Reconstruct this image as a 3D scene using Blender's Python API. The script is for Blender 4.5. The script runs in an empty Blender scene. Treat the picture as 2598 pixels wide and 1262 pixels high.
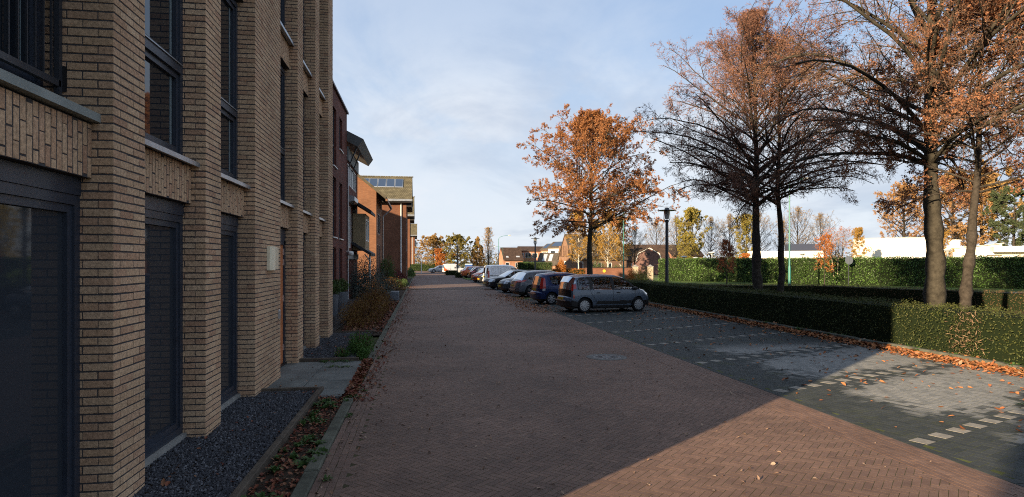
import bpy, math, random
import numpy as np
from mathutils import Vector

rng = np.random.default_rng(11)
random.seed(11)
SC = bpy.context.scene
COL = SC.collection
PI = math.pi

# ------------------------------------------------------------------ camera
FPX, VPX, HOR, CAMH = 1550.0, 1068.0, 667.0, 2.0
PSI = math.atan((1299.0 - VPX) / FPX)
SPSI, CPSI = math.sin(PSI), math.cos(PSI)


def at(px, py, depth):
    """World point seen at photo pixel (px, py), depth metres ahead."""
    u = (px - 1299.0) / FPX
    return np.array([(SPSI + u * CPSI) * depth, (CPSI - u * SPSI) * depth, CAMH - (py - HOR) / FPX * depth])


cam = bpy.data.cameras.new('camera')
cam.sensor_width = 36.0
cam.lens = 36.0 * FPX / 2598.0
cam.shift_y = (HOR - 631.0) / 2598.0
cam.clip_start = 0.05
cam.clip_end = 3000.0
cam_o = bpy.data.objects.new('camera', cam)
COL.objects.link(cam_o)
cam_o.location = (0, 0, CAMH)
cam_o.rotation_euler = (PI / 2, 0, -PSI)
SC.camera = cam_o

# ------------------------------------------------------------------ light
SUN_DIR = Vector((0.781, 0.625, 0.0)).normalized()
SUN_EL = math.radians(15.0)
ldir = Vector((SUN_DIR.x * math.cos(SUN_EL), SUN_DIR.y * math.cos(SUN_EL), -math.sin(SUN_EL)))
sun = bpy.data.lights.new('sun', 'SUN')
sun.energy = 5.0
sun.angle = math.radians(0.5)
sun.color = (1.0, 0.775, 0.51)
sun_o = bpy.data.objects.new('sun', sun)
COL.objects.link(sun_o)
sun_o.location = (-20, -20, 30)
sun_o.rotation_euler = ldir.to_track_quat('-Z', 'Y').to_euler()

world = bpy.data.worlds.new('World')
SC.world = world
world.use_nodes = True
wn, wl = world.node_tree.nodes, world.node_tree.links
wn.clear()
w_out = wn.new('ShaderNodeOutputWorld')
w_bg = wn.new('ShaderNodeBackground')
w_sky = wn.new('ShaderNodeTexSky')
w_sky.sky_type = 'NISHITA'
w_sky.sun_disc = False
w_sky.sun_elevation = SUN_EL
w_sky.sun_rotation = math.atan2(-SUN_DIR.x, -SUN_DIR.y)
w_sky.altitude = 20
w_sky.air_density = 1.0
w_sky.dust_density = 0.4
w_sky.ozone_density = 2.5
SKY_STRENGTH = 0.15
w_bg.inputs['Strength'].default_value = 0.0557
tc = wn.new('ShaderNodeTexCoord')
sep = wn.new('ShaderNodeSeparateXYZ')
wl.new(tc.outputs['Generated'], sep.inputs[0])


def wmath(op, a, b=None, clamp=False):
    n = wn.new('ShaderNodeMath'); n.operation = op; n.use_clamp = clamp
    for i, v in enumerate((a, b)):
        if v is None: continue
        if isinstance(v, (int, float)): n.inputs[i].default_value = v
        else: wl.new(v, n.inputs[i])
    return n.outputs[0]


zz = wmath('ADD', wmath('MAXIMUM', sep.outputs['Z'], 0.0), 0.22)
cxy = wn.new('ShaderNodeCombineXYZ')
wl.new(wmath('DIVIDE', sep.outputs['X'], zz), cxy.inputs[0])
wl.new(wmath('DIVIDE', sep.outputs['Y'], zz), cxy.inputs[1])


def wnoise(scale, detail, rough, off, stretch=(1, 1, 1), rot=0.0, dist=0.0):
    mp = wn.new('ShaderNodeMapping'); wl.new(cxy.outputs[0], mp.inputs[0])
    mp.inputs['Location'].default_value = off
    mp.inputs['Rotation'].default_value = (0, 0, rot)
    mp.inputs['Scale'].default_value = stretch
    n = wn.new('ShaderNodeTexNoise'); n.inputs['Scale'].default_value = scale
    n.inputs['Detail'].default_value = detail; n.inputs['Roughness'].default_value = rough
    n.inputs['Distortion'].default_value = dist
    wl.new(mp.outputs[0], n.inputs['Vector'])
    return n.outputs['Fac']


def wramp(v, lo, hi):
    n = wn.new('ShaderNodeMapRange'); n.interpolation_type = 'SMOOTHERSTEP'
    wl.new(v, n.inputs['Value'])
    n.inputs['From Min'].default_value = lo; n.inputs['From Max'].default_value = hi
    return n.outputs['Result']


def wmix(fac, a, b):
    n = wn.new('ShaderNodeMix'); n.data_type = 'RGBA'
    wl.new(fac, n.inputs['Factor'])
    for i, v in ((6, a), (7, b)):
        if isinstance(v, tuple): n.inputs[i].default_value = (*v, 1)
        else: wl.new(v, n.inputs[i])
    return n.outputs[2]


CL = 1.0 / SKY_STRENGTH
c1 = wramp(wnoise(0.7, 8, 0.58, (3.1, 1.6, 0), (1.0, 0.6, 1), 0.35, 0.7), 0.36, 0.58)
c2 = wramp(wnoise(1.7, 6, 0.6, (7.3, 2.2, 0), (1.2, 0.7, 1), 0.3, 0.4), 0.35, 0.75)
c3 = wramp(wnoise(1.5, 7, 0.6, (1.3, 8.2, 0), (1.0, 0.55, 1), 0.2, 0.6), 0.40, 0.68)
low = wramp(sep.outputs['Z'], 0.42, 0.02)
cov = wmath('MAXIMUM', wmath('MULTIPLY', c1, 0.9), wmath('MULTIPLY', low, 0.9), True)
cov = wmath('ADD', wmath('MULTIPLY', cov, 0.86), wmath('MULTIPLY', c2, 0.14), True)
thin = wmath('MULTIPLY', wramp(sep.outputs['Z'], 0.20, 0.40), wramp(sep.outputs['Z'], 0.75, 0.5))
cov = wmath('MULTIPLY', cov, wmath('SUBTRACT', 1.0, wmath('MULTIPLY', thin, 0.52)))
base = wmix(wramp(sep.outputs['Z'], 0.0, 0.55), (0.60 * CL, 0.68 * CL, 0.80 * CL), w_sky.outputs[0])
hsv = wn.new('ShaderNodeHueSaturation'); hsv.inputs['Saturation'].default_value = 1.0; hsv.inputs['Value'].default_value = 1.25
wl.new(w_sky.outputs[0], hsv.inputs['Color'])
blue = wmix(wramp(sep.outputs['Z'], 0.05, 0.7), (0.52 * CL, 0.66 * CL, 0.86 * CL), (0.235 * CL, 0.40 * CL, 0.72 * CL))
skyc = wn.new('ShaderNodeMix'); skyc.data_type = 'RGBA'; skyc.inputs['Factor'].default_value = 0.75
wl.new(hsv.outputs[0], skyc.inputs[6]); wl.new(blue, skyc.inputs[7])
cloudc = wmix(c3, (0.84 * CL, 0.885 * CL, 0.95 * CL), (0.60 * CL, 0.665 * CL, 0.78 * CL))
fin = wmix(cov, skyc.outputs[2], cloudc)
wl.new(fin, w_bg.inputs['Color'])
wl.new(w_bg.outputs[0], w_out.inputs[0])

SC.view_settings.view_transform = 'Standard'
SC.view_settings.look = 'None'
SC.view_settings.exposure = 1.45
SC.view_settings.gamma = 1.0
SC.cycles.max_bounces = 6
SC.cycles.transparent_max_bounces = 8
SC.cycles.use_denoising = False
SC.cycles.denoiser = 'OPENIMAGEDENOISE'
SC.cycles.denoising_input_passes = 'RGB_ALBEDO_NORMAL'
SC.cycles.sample_clamp_indirect = 2.0
SC.cycles.sample_clamp_direct = 12.0
SC.render.film_transparent = False
SC.cycles.filter_width = 1.05


# ------------------------------------------------------------------ mesh helper
class MB:
    def __init__(s):
        s.V, s.n, s.F = [], 0, []

    def add(s, v, f, m=0):
        v = np.asarray(v, float).reshape(-1, 3); f = np.asarray(f, int)
        if len(v) == 0: return
        s.V.append(v); s.F.append((f + s.n, m)); s.n += len(v)

    def quad(s, a, b, c, d, m=0):
        s.add([a, b, c, d], [[0, 1, 2, 3]], m)

    def poly(s, pts, m=0):
        s.add(pts, [list(range(len(pts)))], m)

    def box(s, x0, x1, y0, y1, z0, z1, m=0):
        v = [(x0, y0, z0), (x1, y0, z0), (x1, y1, z0), (x0, y1, z0), (x0, y0, z1), (x1, y0, z1), (x1, y1, z1), (x0, y1, z1)]
        s.add(v, [[0, 3, 2, 1], [4, 5, 6, 7], [0, 1, 5, 4], [1, 2, 6, 5], [2, 3, 7, 6], [3, 0, 4, 7]], m)

    def bevbox(s, x0, x1, y0, y1, z0, z1, b=0.01, m=0):
        """box with chamfered top edges"""
        v = [(x0, y0, z0), (x1, y0, z0), (x1, y1, z0), (x0, y1, z0), (x0, y0, z1 - b), (x1, y0, z1 - b), (x1, y1, z1 - b), (x0, y1, z1 - b),
             (x0 + b, y0 + b, z1), (x1 - b, y0 + b, z1), (x1 - b, y1 - b, z1), (x0 + b, y1 - b, z1)]
        f = [[0, 3, 2, 1], [8, 9, 10, 11]]
        for i in range(4):
            j = (i + 1) % 4
            f += [[i, j, 4 + j, 4 + i], [4 + i, 4 + j, 8 + j, 8 + i]]
        s.add(v, f, m)

    def obox(s, o, u, w, n, lu, lw, ln, m=0):
        """oriented box: corner o, unit axes u, w, n and lengths"""
        o, u, w, n = (np.asarray(q, float) for q in (o, u, w, n))
        v = [o + u * a * lu + w * b * lw + n * c * ln for c in (0, 1) for a, b in ((0, 0), (1, 0), (1, 1), (0, 1))]
        s.add(v, [[0, 3, 2, 1], [4, 5, 6, 7], [0, 1, 5, 4], [1, 2, 6, 5], [2, 3, 7, 6], [3, 0, 4, 7]], m)

    def tube(s, pts, rad, sides=6, m=0, cap=False):
        pts = np.asarray(pts, float); k = len(pts)
        rad = np.broadcast_to(np.asarray(rad, float), (k,))
        t = np.gradient(pts, axis=0); t /= np.linalg.norm(t, axis=1)[:, None] + 1e-9
        ref = np.array([0, 0, 1.0]) if abs(t[0][2]) < 0.9 else np.array([1.0, 0, 0])
        a = np.cross(t, ref); a /= np.linalg.norm(a, axis=1)[:, None] + 1e-9
        b = np.cross(t, a)
        an = np.arange(sides) * 2 * PI / sides
        v = pts[:, None, :] + rad[:, None, None] * (np.cos(an)[None, :, None] * a[:, None, :] + np.sin(an)[None, :, None] * b[:, None, :])
        i = np.arange(k - 1)[:, None] * sides; j = np.arange(sides)[None, :]; j2 = (j + 1) % sides
        f = np.stack([i + j, i + j2, i + sides + j2, i + sides + j], -1).reshape(-1, 4)
        n0 = s.n
        s.add(v.reshape(-1, 3), f, m)
        if cap:
            s.F.append((np.array([[n0 + q for q in range(sides)][::-1]]), m))
            s.F.append((np.array([[n0 + (k - 1) * sides + q for q in range(sides)]]), m))

    def lathe(s, prof, c=(0, 0), sides=16, m=0):
        """prof: (r, z) list"""
        pts = [(c[0], c[1], z) for r, z in prof]
        an = np.arange(sides) * 2 * PI / sides
        v = [(c[0] + r * math.cos(q), c[1] + r * math.sin(q), z) for r, z in prof for q in an]
        k = len(prof)
        f = [[i * sides + j, i * sides + (j + 1) % sides, (i + 1) * sides + (j + 1) % sides, (i + 1) * sides + j] for i in range(k - 1) for j in range(sides)]
        s.add(v, f, m)

    def prism(s, poly, h0, h1, axis=2, m=0):
        """extrude a 2-D polygon along an axis (0: poly is y,z; 1: x,z; 2: x,y)"""
        def P(q, h):
            a, b = q
            return (h, a, b) if axis == 0 else ((a, h, b) if axis == 1 else (a, b, h))
        k = len(poly)
        v = [P(q, h0) for q in poly] + [P(q, h1) for q in poly]
        n0 = s.n
        s.add(v, [[i, (i + 1) % k, k + (i + 1) % k, k + i] for i in range(k)], m)
        s.F.append((np.array([[n0 + i for i in range(k)][::-1]]), m))
        s.F.append((np.array([[n0 + k + i for i in range(k)]]), m))

    def build(s, name, mats, parent=None, world_pos=False, smooth=False):
        if not isinstance(mats, (list, tuple)): mats = [mats]
        me = bpy.data.meshes.new(name)
        V = np.concatenate(s.V) if s.V else np.zeros((0, 3))
        if world_pos and parent is not None: V = V - np.array(parent.location)[None]
        me.vertices.add(len(V)); me.vertices.foreach_set('co', V.astype(np.float32).ravel())
        loops = np.concatenate([f.ravel() for f, m in s.F])
        tot = np.concatenate([np.full(len(f), f.shape[1]) for f, m in s.F])
        mi = np.concatenate([np.full(len(f), m) for f, m in s.F])
        st = np.concatenate([[0], np.cumsum(tot)[:-1]])
        me.loops.add(len(loops)); me.loops.foreach_set('vertex_index', loops.astype(np.int32))
        me.polygons.add(len(tot)); me.polygons.foreach_set('loop_start', st.astype(np.int32))
        me.polygons.foreach_set('material_index', mi.astype(np.int32))
        me.polygons.foreach_set('use_smooth', np.full(len(tot), bool(smooth)))
        for m in mats: me.materials.append(m)
        me.update(calc_edges=True)
        me.validate()
        o = bpy.data.objects.new(name, me); COL.objects.link(o)
        if parent is not None: o.parent = parent
        return o


def tag(o, label=None, cat=None, group=None, kind=None):
    if label: o['label'] = label
    if cat: o['category'] = cat
    if group: o['group'] = group
    if kind: o['kind'] = kind
    return o


def thing(name, label, cat, loc=(0, 0, 0), rz=0.0, group=None, scale=None):
    o = bpy.data.objects.new(name, None); COL.objects.link(o)
    o.location = loc; o.rotation_euler = (0, 0, rz); o.empty_display_size = 0.3
    if scale: o.scale = scale
    return tag(o, label, cat, group)


def copy_tree(o, loc, rz, label, scale=None, group=None):
    c = o.copy(); COL.objects.link(c); c.location = loc; c.rotation_euler = (0, 0, rz); c['label'] = label
    if group: c['group'] = group
    if scale: c.scale = scale
    for ch in list(o.children):
        d = ch.copy(); COL.objects.link(d); d.parent = c
        for g in list(ch.children):
            e = g.copy(); COL.objects.link(e); e.parent = d
    return c


# ------------------------------------------------------------------ materials
def mat(name, color=(0.5, 0.5, 0.5), rough=0.75, spec=0.35, ramp=None, noise=None, noise2=None, bump=None, metal=0.0, coat=0.0, transl=0.0, emit=None):
    """ramp: colours picked at random for every loose piece; noise: (scale, dark, light[, detail]) multiplies the colour; bump: (scale, strength)"""
    m = bpy.data.materials.new(name); m.use_nodes = True
    n, l = m.node_tree.nodes, m.node_tree.links
    p = n['Principled BSDF']
    p.inputs['Roughness'].default_value = rough
    p.inputs['Specular IOR Level'].default_value = spec
    p.inputs['Metallic'].default_value = metal
    p.inputs['Coat Weight'].default_value = coat
    p.inputs['Coat Roughness'].default_value = 0.04
    p.inputs['Base Color'].default_value = (*color, 1)
    src = None
    if ramp:
        g = n.new('ShaderNodeNewGeometry'); r = n.new('ShaderNodeValToRGB'); r.color_ramp.interpolation = 'LINEAR'
        while len(r.color_ramp.elements) < len(ramp): r.color_ramp.elements.new(0.5)
        for i, c in enumerate(ramp):
            r.color_ramp.elements[i].position = i / (len(ramp) - 1); r.color_ramp.elements[i].color = (*c, 1)
        l.new(g.outputs['Random Per Island'], r.inputs[0]); src = r.outputs[0]
    tcn = None
    if noise or bump:
        tcn = n.new('ShaderNodeTexCoord')
    for noise in [q for q in (noise, noise2) if q]:
        t = n.new('ShaderNodeTexNoise'); t.inputs['Scale'].default_value = noise[0]
        t.inputs['Detail'].default_value = noise[3] if len(noise) > 3 else 5
        t.inputs['Roughness'].default_value = 0.6
        l.new(tcn.outputs['Object'], t.inputs['Vector'])
        mr = n.new('ShaderNodeMapRange'); l.new(t.outputs['Fac'], mr.inputs['Value'])
        mr.inputs['From Min'].default_value = 0.3; mr.inputs['From Max'].default_value = 0.7
        mr.inputs['To Min'].default_value = noise[1]; mr.inputs['To Max'].default_value = noise[2]
        mx = n.new('ShaderNodeMix'); mx.data_type = 'RGBA'; mx.blend_type = 'MULTIPLY'; mx.inputs['Factor'].default_value = 1
        if src: l.new(src, mx.inputs[6])
        else: mx.inputs[6].default_value = (*color, 1)
        l.new(mr.outputs[0], mx.inputs[7]); src = mx.outputs[2]
    if src: l.new(src, p.inputs['Base Color'])
    if bump:
        t2 = n.new('ShaderNodeTexNoise'); t2.inputs['Scale'].default_value = bump[0]; t2.inputs['Detail'].default_value = 6
        l.new(tcn.outputs['Object'], t2.inputs['Vector'])
        b = n.new('ShaderNodeBump'); b.inputs['Strength'].default_value = bump[1]; b.inputs['Distance'].default_value = 0.02
        l.new(t2.outputs['Fac'], b.inputs['Height']); l.new(b.outputs[0], p.inputs['Normal'])
    if transl:
        tr = n.new('ShaderNodeBsdfTranslucent'); ms = n.new('ShaderNodeMixShader'); ms.inputs[0].default_value = transl
        if src: l.new(src, tr.inputs[0])
        else: tr.inputs[0].default_value = (*color, 1)
        l.new(p.outputs[0], ms.inputs[1]); l.new(tr.outputs[0], ms.inputs[2])
        l.new(ms.outputs[0], n['Material Output'].inputs['Surface'])
    if emit:
        p.inputs['Emission Color'].default_value = (*emit[0], 1); p.inputs['Emission Strength'].default_value = emit[1]
    return m


def brick_mat(name, c1, c2, mortar, bw=0.22, bh=0.066, ms=0.012, dirt=(0.6, 0.75, 1.1)):
    """brick courses for axis-aligned walls, from object coordinates"""
    m = bpy.data.materials.new(name); m.use_nodes = True
    n, l = m.node_tree.nodes, m.node_tree.links
    p = n['Principled BSDF']; p.inputs['Roughness'].default_value = 0.85; p.inputs['Specular IOR Level'].default_value = 0.2
    t = n.new('ShaderNodeTexCoord'); sx = n.new('ShaderNodeSeparateXYZ'); l.new(t.outputs['Object'], sx.inputs[0])
    sn = n.new('ShaderNodeSeparateXYZ'); l.new(t.outputs['Normal'], sn.inputs[0])
    ab = n.new('ShaderNodeMath'); ab.operation = 'ABSOLUTE'; l.new(sn.outputs[0], ab.inputs[0])
    gt = n.new('ShaderNodeMath'); gt.operation = 'GREATER_THAN'; gt.inputs[1].default_value = 0.6; l.new(ab.outputs[0], gt.inputs[0])
    mf = n.new('ShaderNodeMix'); l.new(gt.outputs[0], mf.inputs[0]); l.new(sx.outputs[0], mf.inputs[2]); l.new(sx.outputs[1], mf.inputs[3])
    cb = n.new('ShaderNodeCombineXYZ'); l.new(mf.outputs[0], cb.inputs[0]); l.new(sx.outputs[2], cb.inputs[1])
    b = n.new('ShaderNodeTexBrick'); l.new(cb.outputs[0], b.inputs['Vector'])
    b.inputs['Color1'].default_value = (*c1, 1); b.inputs['Color2'].default_value = (*c2, 1); b.inputs['Mortar'].default_value = (*mortar, 1)
    b.inputs['Scale'].default_value = 1.0; b.inputs['Brick Width'].default_value = bw; b.inputs['Row Height'].default_value = bh
    b.inputs['Mortar Size'].default_value = ms / 2; b.inputs['Mortar Smooth'].default_value = 0.2
    nz = n.new('ShaderNodeTexNoise'); nz.inputs['Scale'].default_value = dirt[0]; nz.inputs['Detail'].default_value = 6
    l.new(t.outputs['Object'], nz.inputs['Vector'])
    mr = n.new('ShaderNodeMapRange'); l.new(nz.outputs['Fac'], mr.inputs['Value']); mr.inputs['From Min'].default_value = 0.3; mr.inputs['From Max'].default_value = 0.7
    mr.inputs['To Min'].default_value = dirt[1]; mr.inputs['To Max'].default_value = dirt[2]
    mx = n.new('ShaderNodeMix'); mx.data_type = 'RGBA'; mx.blend_type = 'MULTIPLY'; mx.inputs['Factor'].default_value = 1
    l.new(b.outputs['Color'], mx.inputs[6]); l.new(mr.outputs[0], mx.inputs[7]); l.new(mx.outputs[2], p.inputs['Base Color'])
    bp = n.new('ShaderNodeBump'); bp.inputs['Strength'].default_value = 0.4; bp.inputs['Distance'].default_value = 0.01; bp.invert = True
    l.new(b.outputs['Fac'], bp.inputs['Height']); l.new(bp.outputs[0], p.inputs['Normal'])
    return m


def tile_mat(name, c1, c2, rowh=0.3, w=0.25):
    """roof tiles in courses: object z and the along-eave coordinate"""
    m = brick_mat(name, c1, c2, tuple(q * 0.35 for q in c1), bw=w, bh=rowh * 0.7, ms=0.03, dirt=(1.2, 0.7, 1.2))
    return m


GLASS = mat('window_glass', (0.012, 0.016, 0.022), 0.03, 0.5)
GLASS_G = mat('tinted_ground_floor_glass', (0.028, 0.034, 0.043), 0.035, 0.3)
GLASS2 = mat('house_window_glass', (0.02, 0.026, 0.034), 0.06, 0.5)
FRAME = mat('dark_blue_frame_paint', (0.028, 0.036, 0.052), 0.42, 0.45, noise=(6, 0.85, 1.15))
WHITE = mat('white_paint', (0.72, 0.72, 0.69), 0.55, noise=(3, 0.9, 1.05))
ZINC = mat('zinc_sheet', (0.34, 0.36, 0.38), 0.35, 0.5, metal=0.6, noise=(4, 0.8, 1.1))
ALU = mat('aluminium', (0.5, 0.52, 0.54), 0.35, 0.5, metal=0.8)
CONC = mat('concrete', (0.26, 0.26, 0.245), 0.85, noise=(5, 0.6, 1.15), bump=(40, 0.25))
CONC_GREEN = mat('weathered_coping', (0.24, 0.265, 0.25), 0.8, noise=(3, 0.75, 1.1), bump=(60, 0.2))
MORTAR = mat('dark_mortar', (0.06, 0.058, 0.06), 0.95, 0.1, noise=(8, 0.7, 1.3))
B_FACE = mat('buff_brick', ramp=[(0.44, 0.265, 0.168), (0.54, 0.362, 0.222), (0.57, 0.395, 0.25), (0.545, 0.37, 0.232), (0.49, 0.31, 0.198), (0.59, 0.42, 0.272)], rough=0.88, spec=0.15,
             noise=(38, 0.6, 1.2), noise2=(0.9, 0.74, 1.14, 9), bump=(60, 0.22))
BLACK = mat('black_plastic', (0.012, 0.012, 0.013), 0.5, 0.4)
DARKMETAL = mat('dark_grey_metal', (0.03, 0.034, 0.042), 0.4, 0.5, noise=(5, 0.85, 1.15))
GREENMETAL = mat('green_painted_pole', (0.03, 0.16, 0.135), 0.45, 0.5, noise=(4, 0.8, 1.1))
BARK = mat('bark', (0.05, 0.042, 0.034), 0.92, 0.15, noise=(9, 0.5, 1.3), bump=(28, 0.9))
BARK_GREEN = mat('mossy_bark', (0.05, 0.044, 0.033), 0.92, 0.15, noise=(7, 0.5, 1.3), bump=(28, 0.9))
TWIG = mat('twig', ramp=[(0.09, 0.06, 0.045), (0.17, 0.105, 0.07), (0.13, 0.08, 0.055)], rough=0.85, spec=0.2)
TWIG_GREY = mat('grey_twig', ramp=[(0.12, 0.10, 0.08), (0.2, 0.16, 0.12), (0.15, 0.125, 0.095)], rough=0.85, spec=0.2)


def box_ring(mb, x, y0, y1, z0, z1, w, d, m=0):
    """window frame ring in a plane x=const, bars of width w and depth d (towards -x)"""
    mb.box(x - d, x, y0, y0 + w, z0, z1, m); mb.box(x - d, x, y1 - w, y1, z0, z1, m)
    mb.box(x - d, x, y0 + w, y1 - w, z0, z0 + w, m); mb.box(x - d, x, y0 + w, y1 - w, z1 - w, z1, m)


def bricks(mb, C, u, w, n, hl, hw, dep, bev=0.0014, m=0):
    """many bricks: centres C (k,3) on the wall plane, half sizes hl, hw, standing dep proud"""
    C = np.asarray(C, float); k = len(C)
    if not k: return
    u, w, n = (np.asarray(q, float) for q in (u, w, n))
    if u.ndim == 1: u = np.tile(u, (k, 1))
    if w.ndim == 1: w = np.tile(w, (k, 1))
    hl = np.broadcast_to(hl, (k,)); hw = np.broadcast_to(hw, (k,)); dep = np.broadcast_to(dep, (k,))
    v = np.zeros((k, 8, 3))
    for i, (a, b) in enumerate(((-1, -1), (1, -1), (1, 1), (-1, 1))):
        v[:, i] = C + u * (a * hl)[:, None] + w * (b * hw)[:, None]
        v[:, 4 + i] = C + u * (a * (hl - bev))[:, None] + w * (b * (hw - bev))[:, None] + n * dep[:, None]
    base = np.arange(k)[:, None, None] * 8
    f = np.array([[4, 5, 6, 7], [0, 1, 5, 4], [1, 2, 6, 5], [2, 3, 7, 6], [3, 0, 4, 7]])[None]
    mb.add(v.reshape(-1, 3), (f + base).reshape(-1, 4), m)


def brick_face(mb, o, u, n, length, z0, z1, course=0.0674, bl=0.222, joint=0.0118, dep=0.003, phase=0, soldier=False, m=0):
    """lay real bricks on a vertical rectangle starting at o (x, y) along u"""
    o = np.array([o[0], o[1], 0.0]); u = np.array([u[0], u[1], 0.0]); n = np.array([n[0], n[1], 0.0]); w = np.array([0, 0, 1.0])
    C, HL, HW, D = [], [], [], []
    A, B = (length, z1 - z0) if not soldier else (z1 - z0, length)   # run length, stacking height
    nrow = max(1, round(B / course)); ch = B / nrow
    for r in range(nrow):
        a = -((r + phase) % 2) * bl * 0.5 if not soldier else -bl * ((r * 0.37 + 0.13) % 1.0)
        while a < A - 0.01:
            a0, a1 = max(a, 0.0), min(a + bl, A)
            if a1 - a0 > 0.035:
                g0 = .004 if a0 > 0 else 0.0; g1 = .004 if a1 < A else 0.0
                if soldier: g0 = g1 = joint * .4
                ca, cb = (a0 + g0 + a1 - g1) / 2, (r + 0.5) * ch
                p = o + u * ca + w * (z0 + cb) if not soldier else o + u * cb + w * (z0 + ca)
                C.append(p); HL.append((a1 - g1 - a0 - g0) / 2); HW.append((ch - joint) / 2 * random.uniform(0.94, 1.04)); D.append(dep + random.uniform(-0.0008, 0.0012))
            a += bl * random.uniform(0.985, 1.015)
    ul, wl_ = (u, w) if not soldier else (w, u)
    C = np.array(C)
    jit = np.random.default_rng(len(C)).normal(0, 0.0009, len(C))
    C = C + w[None] * jit[:, None]
    bricks(mb, C, ul, wl_, n, np.array(HL), np.array(HW), np.array(D), m=m)


def wall_open(mb, o, u, n, length, z0, z1, openings, depth=0.12, m=0):
    """vertical wall rectangle with real openings (u0, u1, za, zb) and reveals going in by depth"""
    o = np.array([o[0], o[1], 0.0]); u = np.array([u[0], u[1], 0.0]); n = np.array([n[0], n[1], 0.0])
    us = sorted({0.0, length, *[q for a in openings for q in a[:2]]}); zs = sorted({z0, z1, *[q for a in openings for q in a[2:]]})
    P = lambda a, z, d=0.0: o + u * a + np.array([0, 0, z]) - n * d
    for i in range(len(us) - 1):
        for j in range(len(zs) - 1):
            a, z = (us[i] + us[i + 1]) / 2, (zs[j] + zs[j + 1]) / 2
            if any(q[0] < a < q[1] and q[2] < z < q[3] for q in openings): continue
            mb.quad(P(us[i], zs[j]), P(us[i + 1], zs[j]), P(us[i + 1], zs[j + 1]), P(us[i], zs[j + 1]), m)
    for a, b, c, d in openings:
        mb.quad(P(a, c), P(a, d), P(a, d, depth), P(a, c, depth), m); mb.quad(P(b, d), P(b, c), P(b, c, depth), P(b, d, depth), m)
        mb.quad(P(a, d), P(b, d), P(b, d, depth), P(a, d, depth), m); mb.quad(P(b, c), P(a, c), P(a, c, depth), P(b, c, depth), m)


def window(parent, o, u, n, rect, depth=0.1, fw=0.07, fm=None, gm=None, mull=0, trans=(), name='window', wp=True, panes=True):
    """a window in an opening: frame mesh (part) with its pane (sub-part)"""
    o = np.array([o[0], o[1], 0.0]); u = np.array([u[0], u[1], 0.0]); n = np.array([n[0], n[1], 0.0]); w = np.array([0, 0, 1.0])
    a, b, c, d = rect
    mb = MB()
    bar = lambda a0, a1, c0, c1: mb.obox(o + u * a0 + w * c0 - n * depth, u, w, n, a1 - a0, c1 - c0, 0.06)
    bar(a, a + fw, c, d); bar(b - fw, b, c, d); bar(a + fw, b - fw, c, c + fw); bar(a + fw, b - fw, d - fw, d)
    for i in range(mull):
        q = a + (b - a) * (i + 1) / (mull + 1); bar(q - fw / 2, q + fw / 2, c + fw, d - fw)
    for t in trans: bar(a + fw, b - fw, c + (d - c) * t - fw / 2, c + (d - c) * t + fw / 2)
    f = mb.build(name, fm or WHITE, parent, wp)
    g = MB()
    P = lambda aa, z: o + u * aa + w * z - n * (depth - 0.02)
    g.quad(P(a + fw * .5, c + fw * .5), P(b - fw * .5, c + fw * .5), P(b - fw * .5, d - fw * .5), P(a + fw * .5, d - fw * .5))
    pane = g.build('pane', gm or GLASS2, f, False)
    if wp:
        me = pane.data; loc = Vector(parent.location)
        for v in me.vertices: v.co -= loc
    return f
# ------------------------------------------------------------------ ground, road, parking
def sheet(name, pts, z, m, kind='structure'):
    mb = MB(); mb.poly([(x, y, z) for x, y in pts]); return tag(mb.build(name, m), kind=kind)


GROUND = mat('rough_ground', (0.075, 0.085, 0.035), 0.95, 0.1, noise=(0.35, 0.5, 1.5, 8), bump=(6, 0.6))
SAND = mat('joint_sand', (0.055, 0.05, 0.028), 0.95, 0.1, noise=(3, 0.7, 1.4))
MOSS_SAND = mat('mossy_joint_sand', (0.075, 0.085, 0.03), 0.95, 0.1, noise=(1.5, 0.5, 1.4))
SOIL = mat('dark_soil', (0.035, 0.026, 0.019), 0.95, 0.1, noise=(6, 0.6, 1.6), bump=(30, 0.8))
ROADFAR = mat('distant_clinker', (0.115, 0.077, 0.064), 0.8, 0.25, noise=(0.5, 0.8, 1.2, 8), bump=(20, 0.3))
PARKFAR = mat('distant_concrete_pavers', (0.032, 0.038, 0.04), 0.8, 0.3, noise=(0.9, 0.7, 1.35, 8), bump=(20, 0.3))
PAVER_WHITE = mat('pale_marker_paver', (0.27, 0.255, 0.22), 0.8, 0.25, noise=(9, 0.65, 1.1), noise2=(1.2, .7, 1.1))


def clinker_mat():
    m = mat('clinker', ramp=[(0.118, 0.072, 0.054), (0.146, 0.089, 0.067), (0.166, 0.102, 0.075), (0.13, 0.079, 0.059), (0.156, 0.095, 0.07)], rough=0.72, spec=0.3, noise=(9, 0.82, 1.14, 6), noise2=(0.38, 0.58, 1.28, 10))
    return m


CLINKER = clinker_mat()


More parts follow.
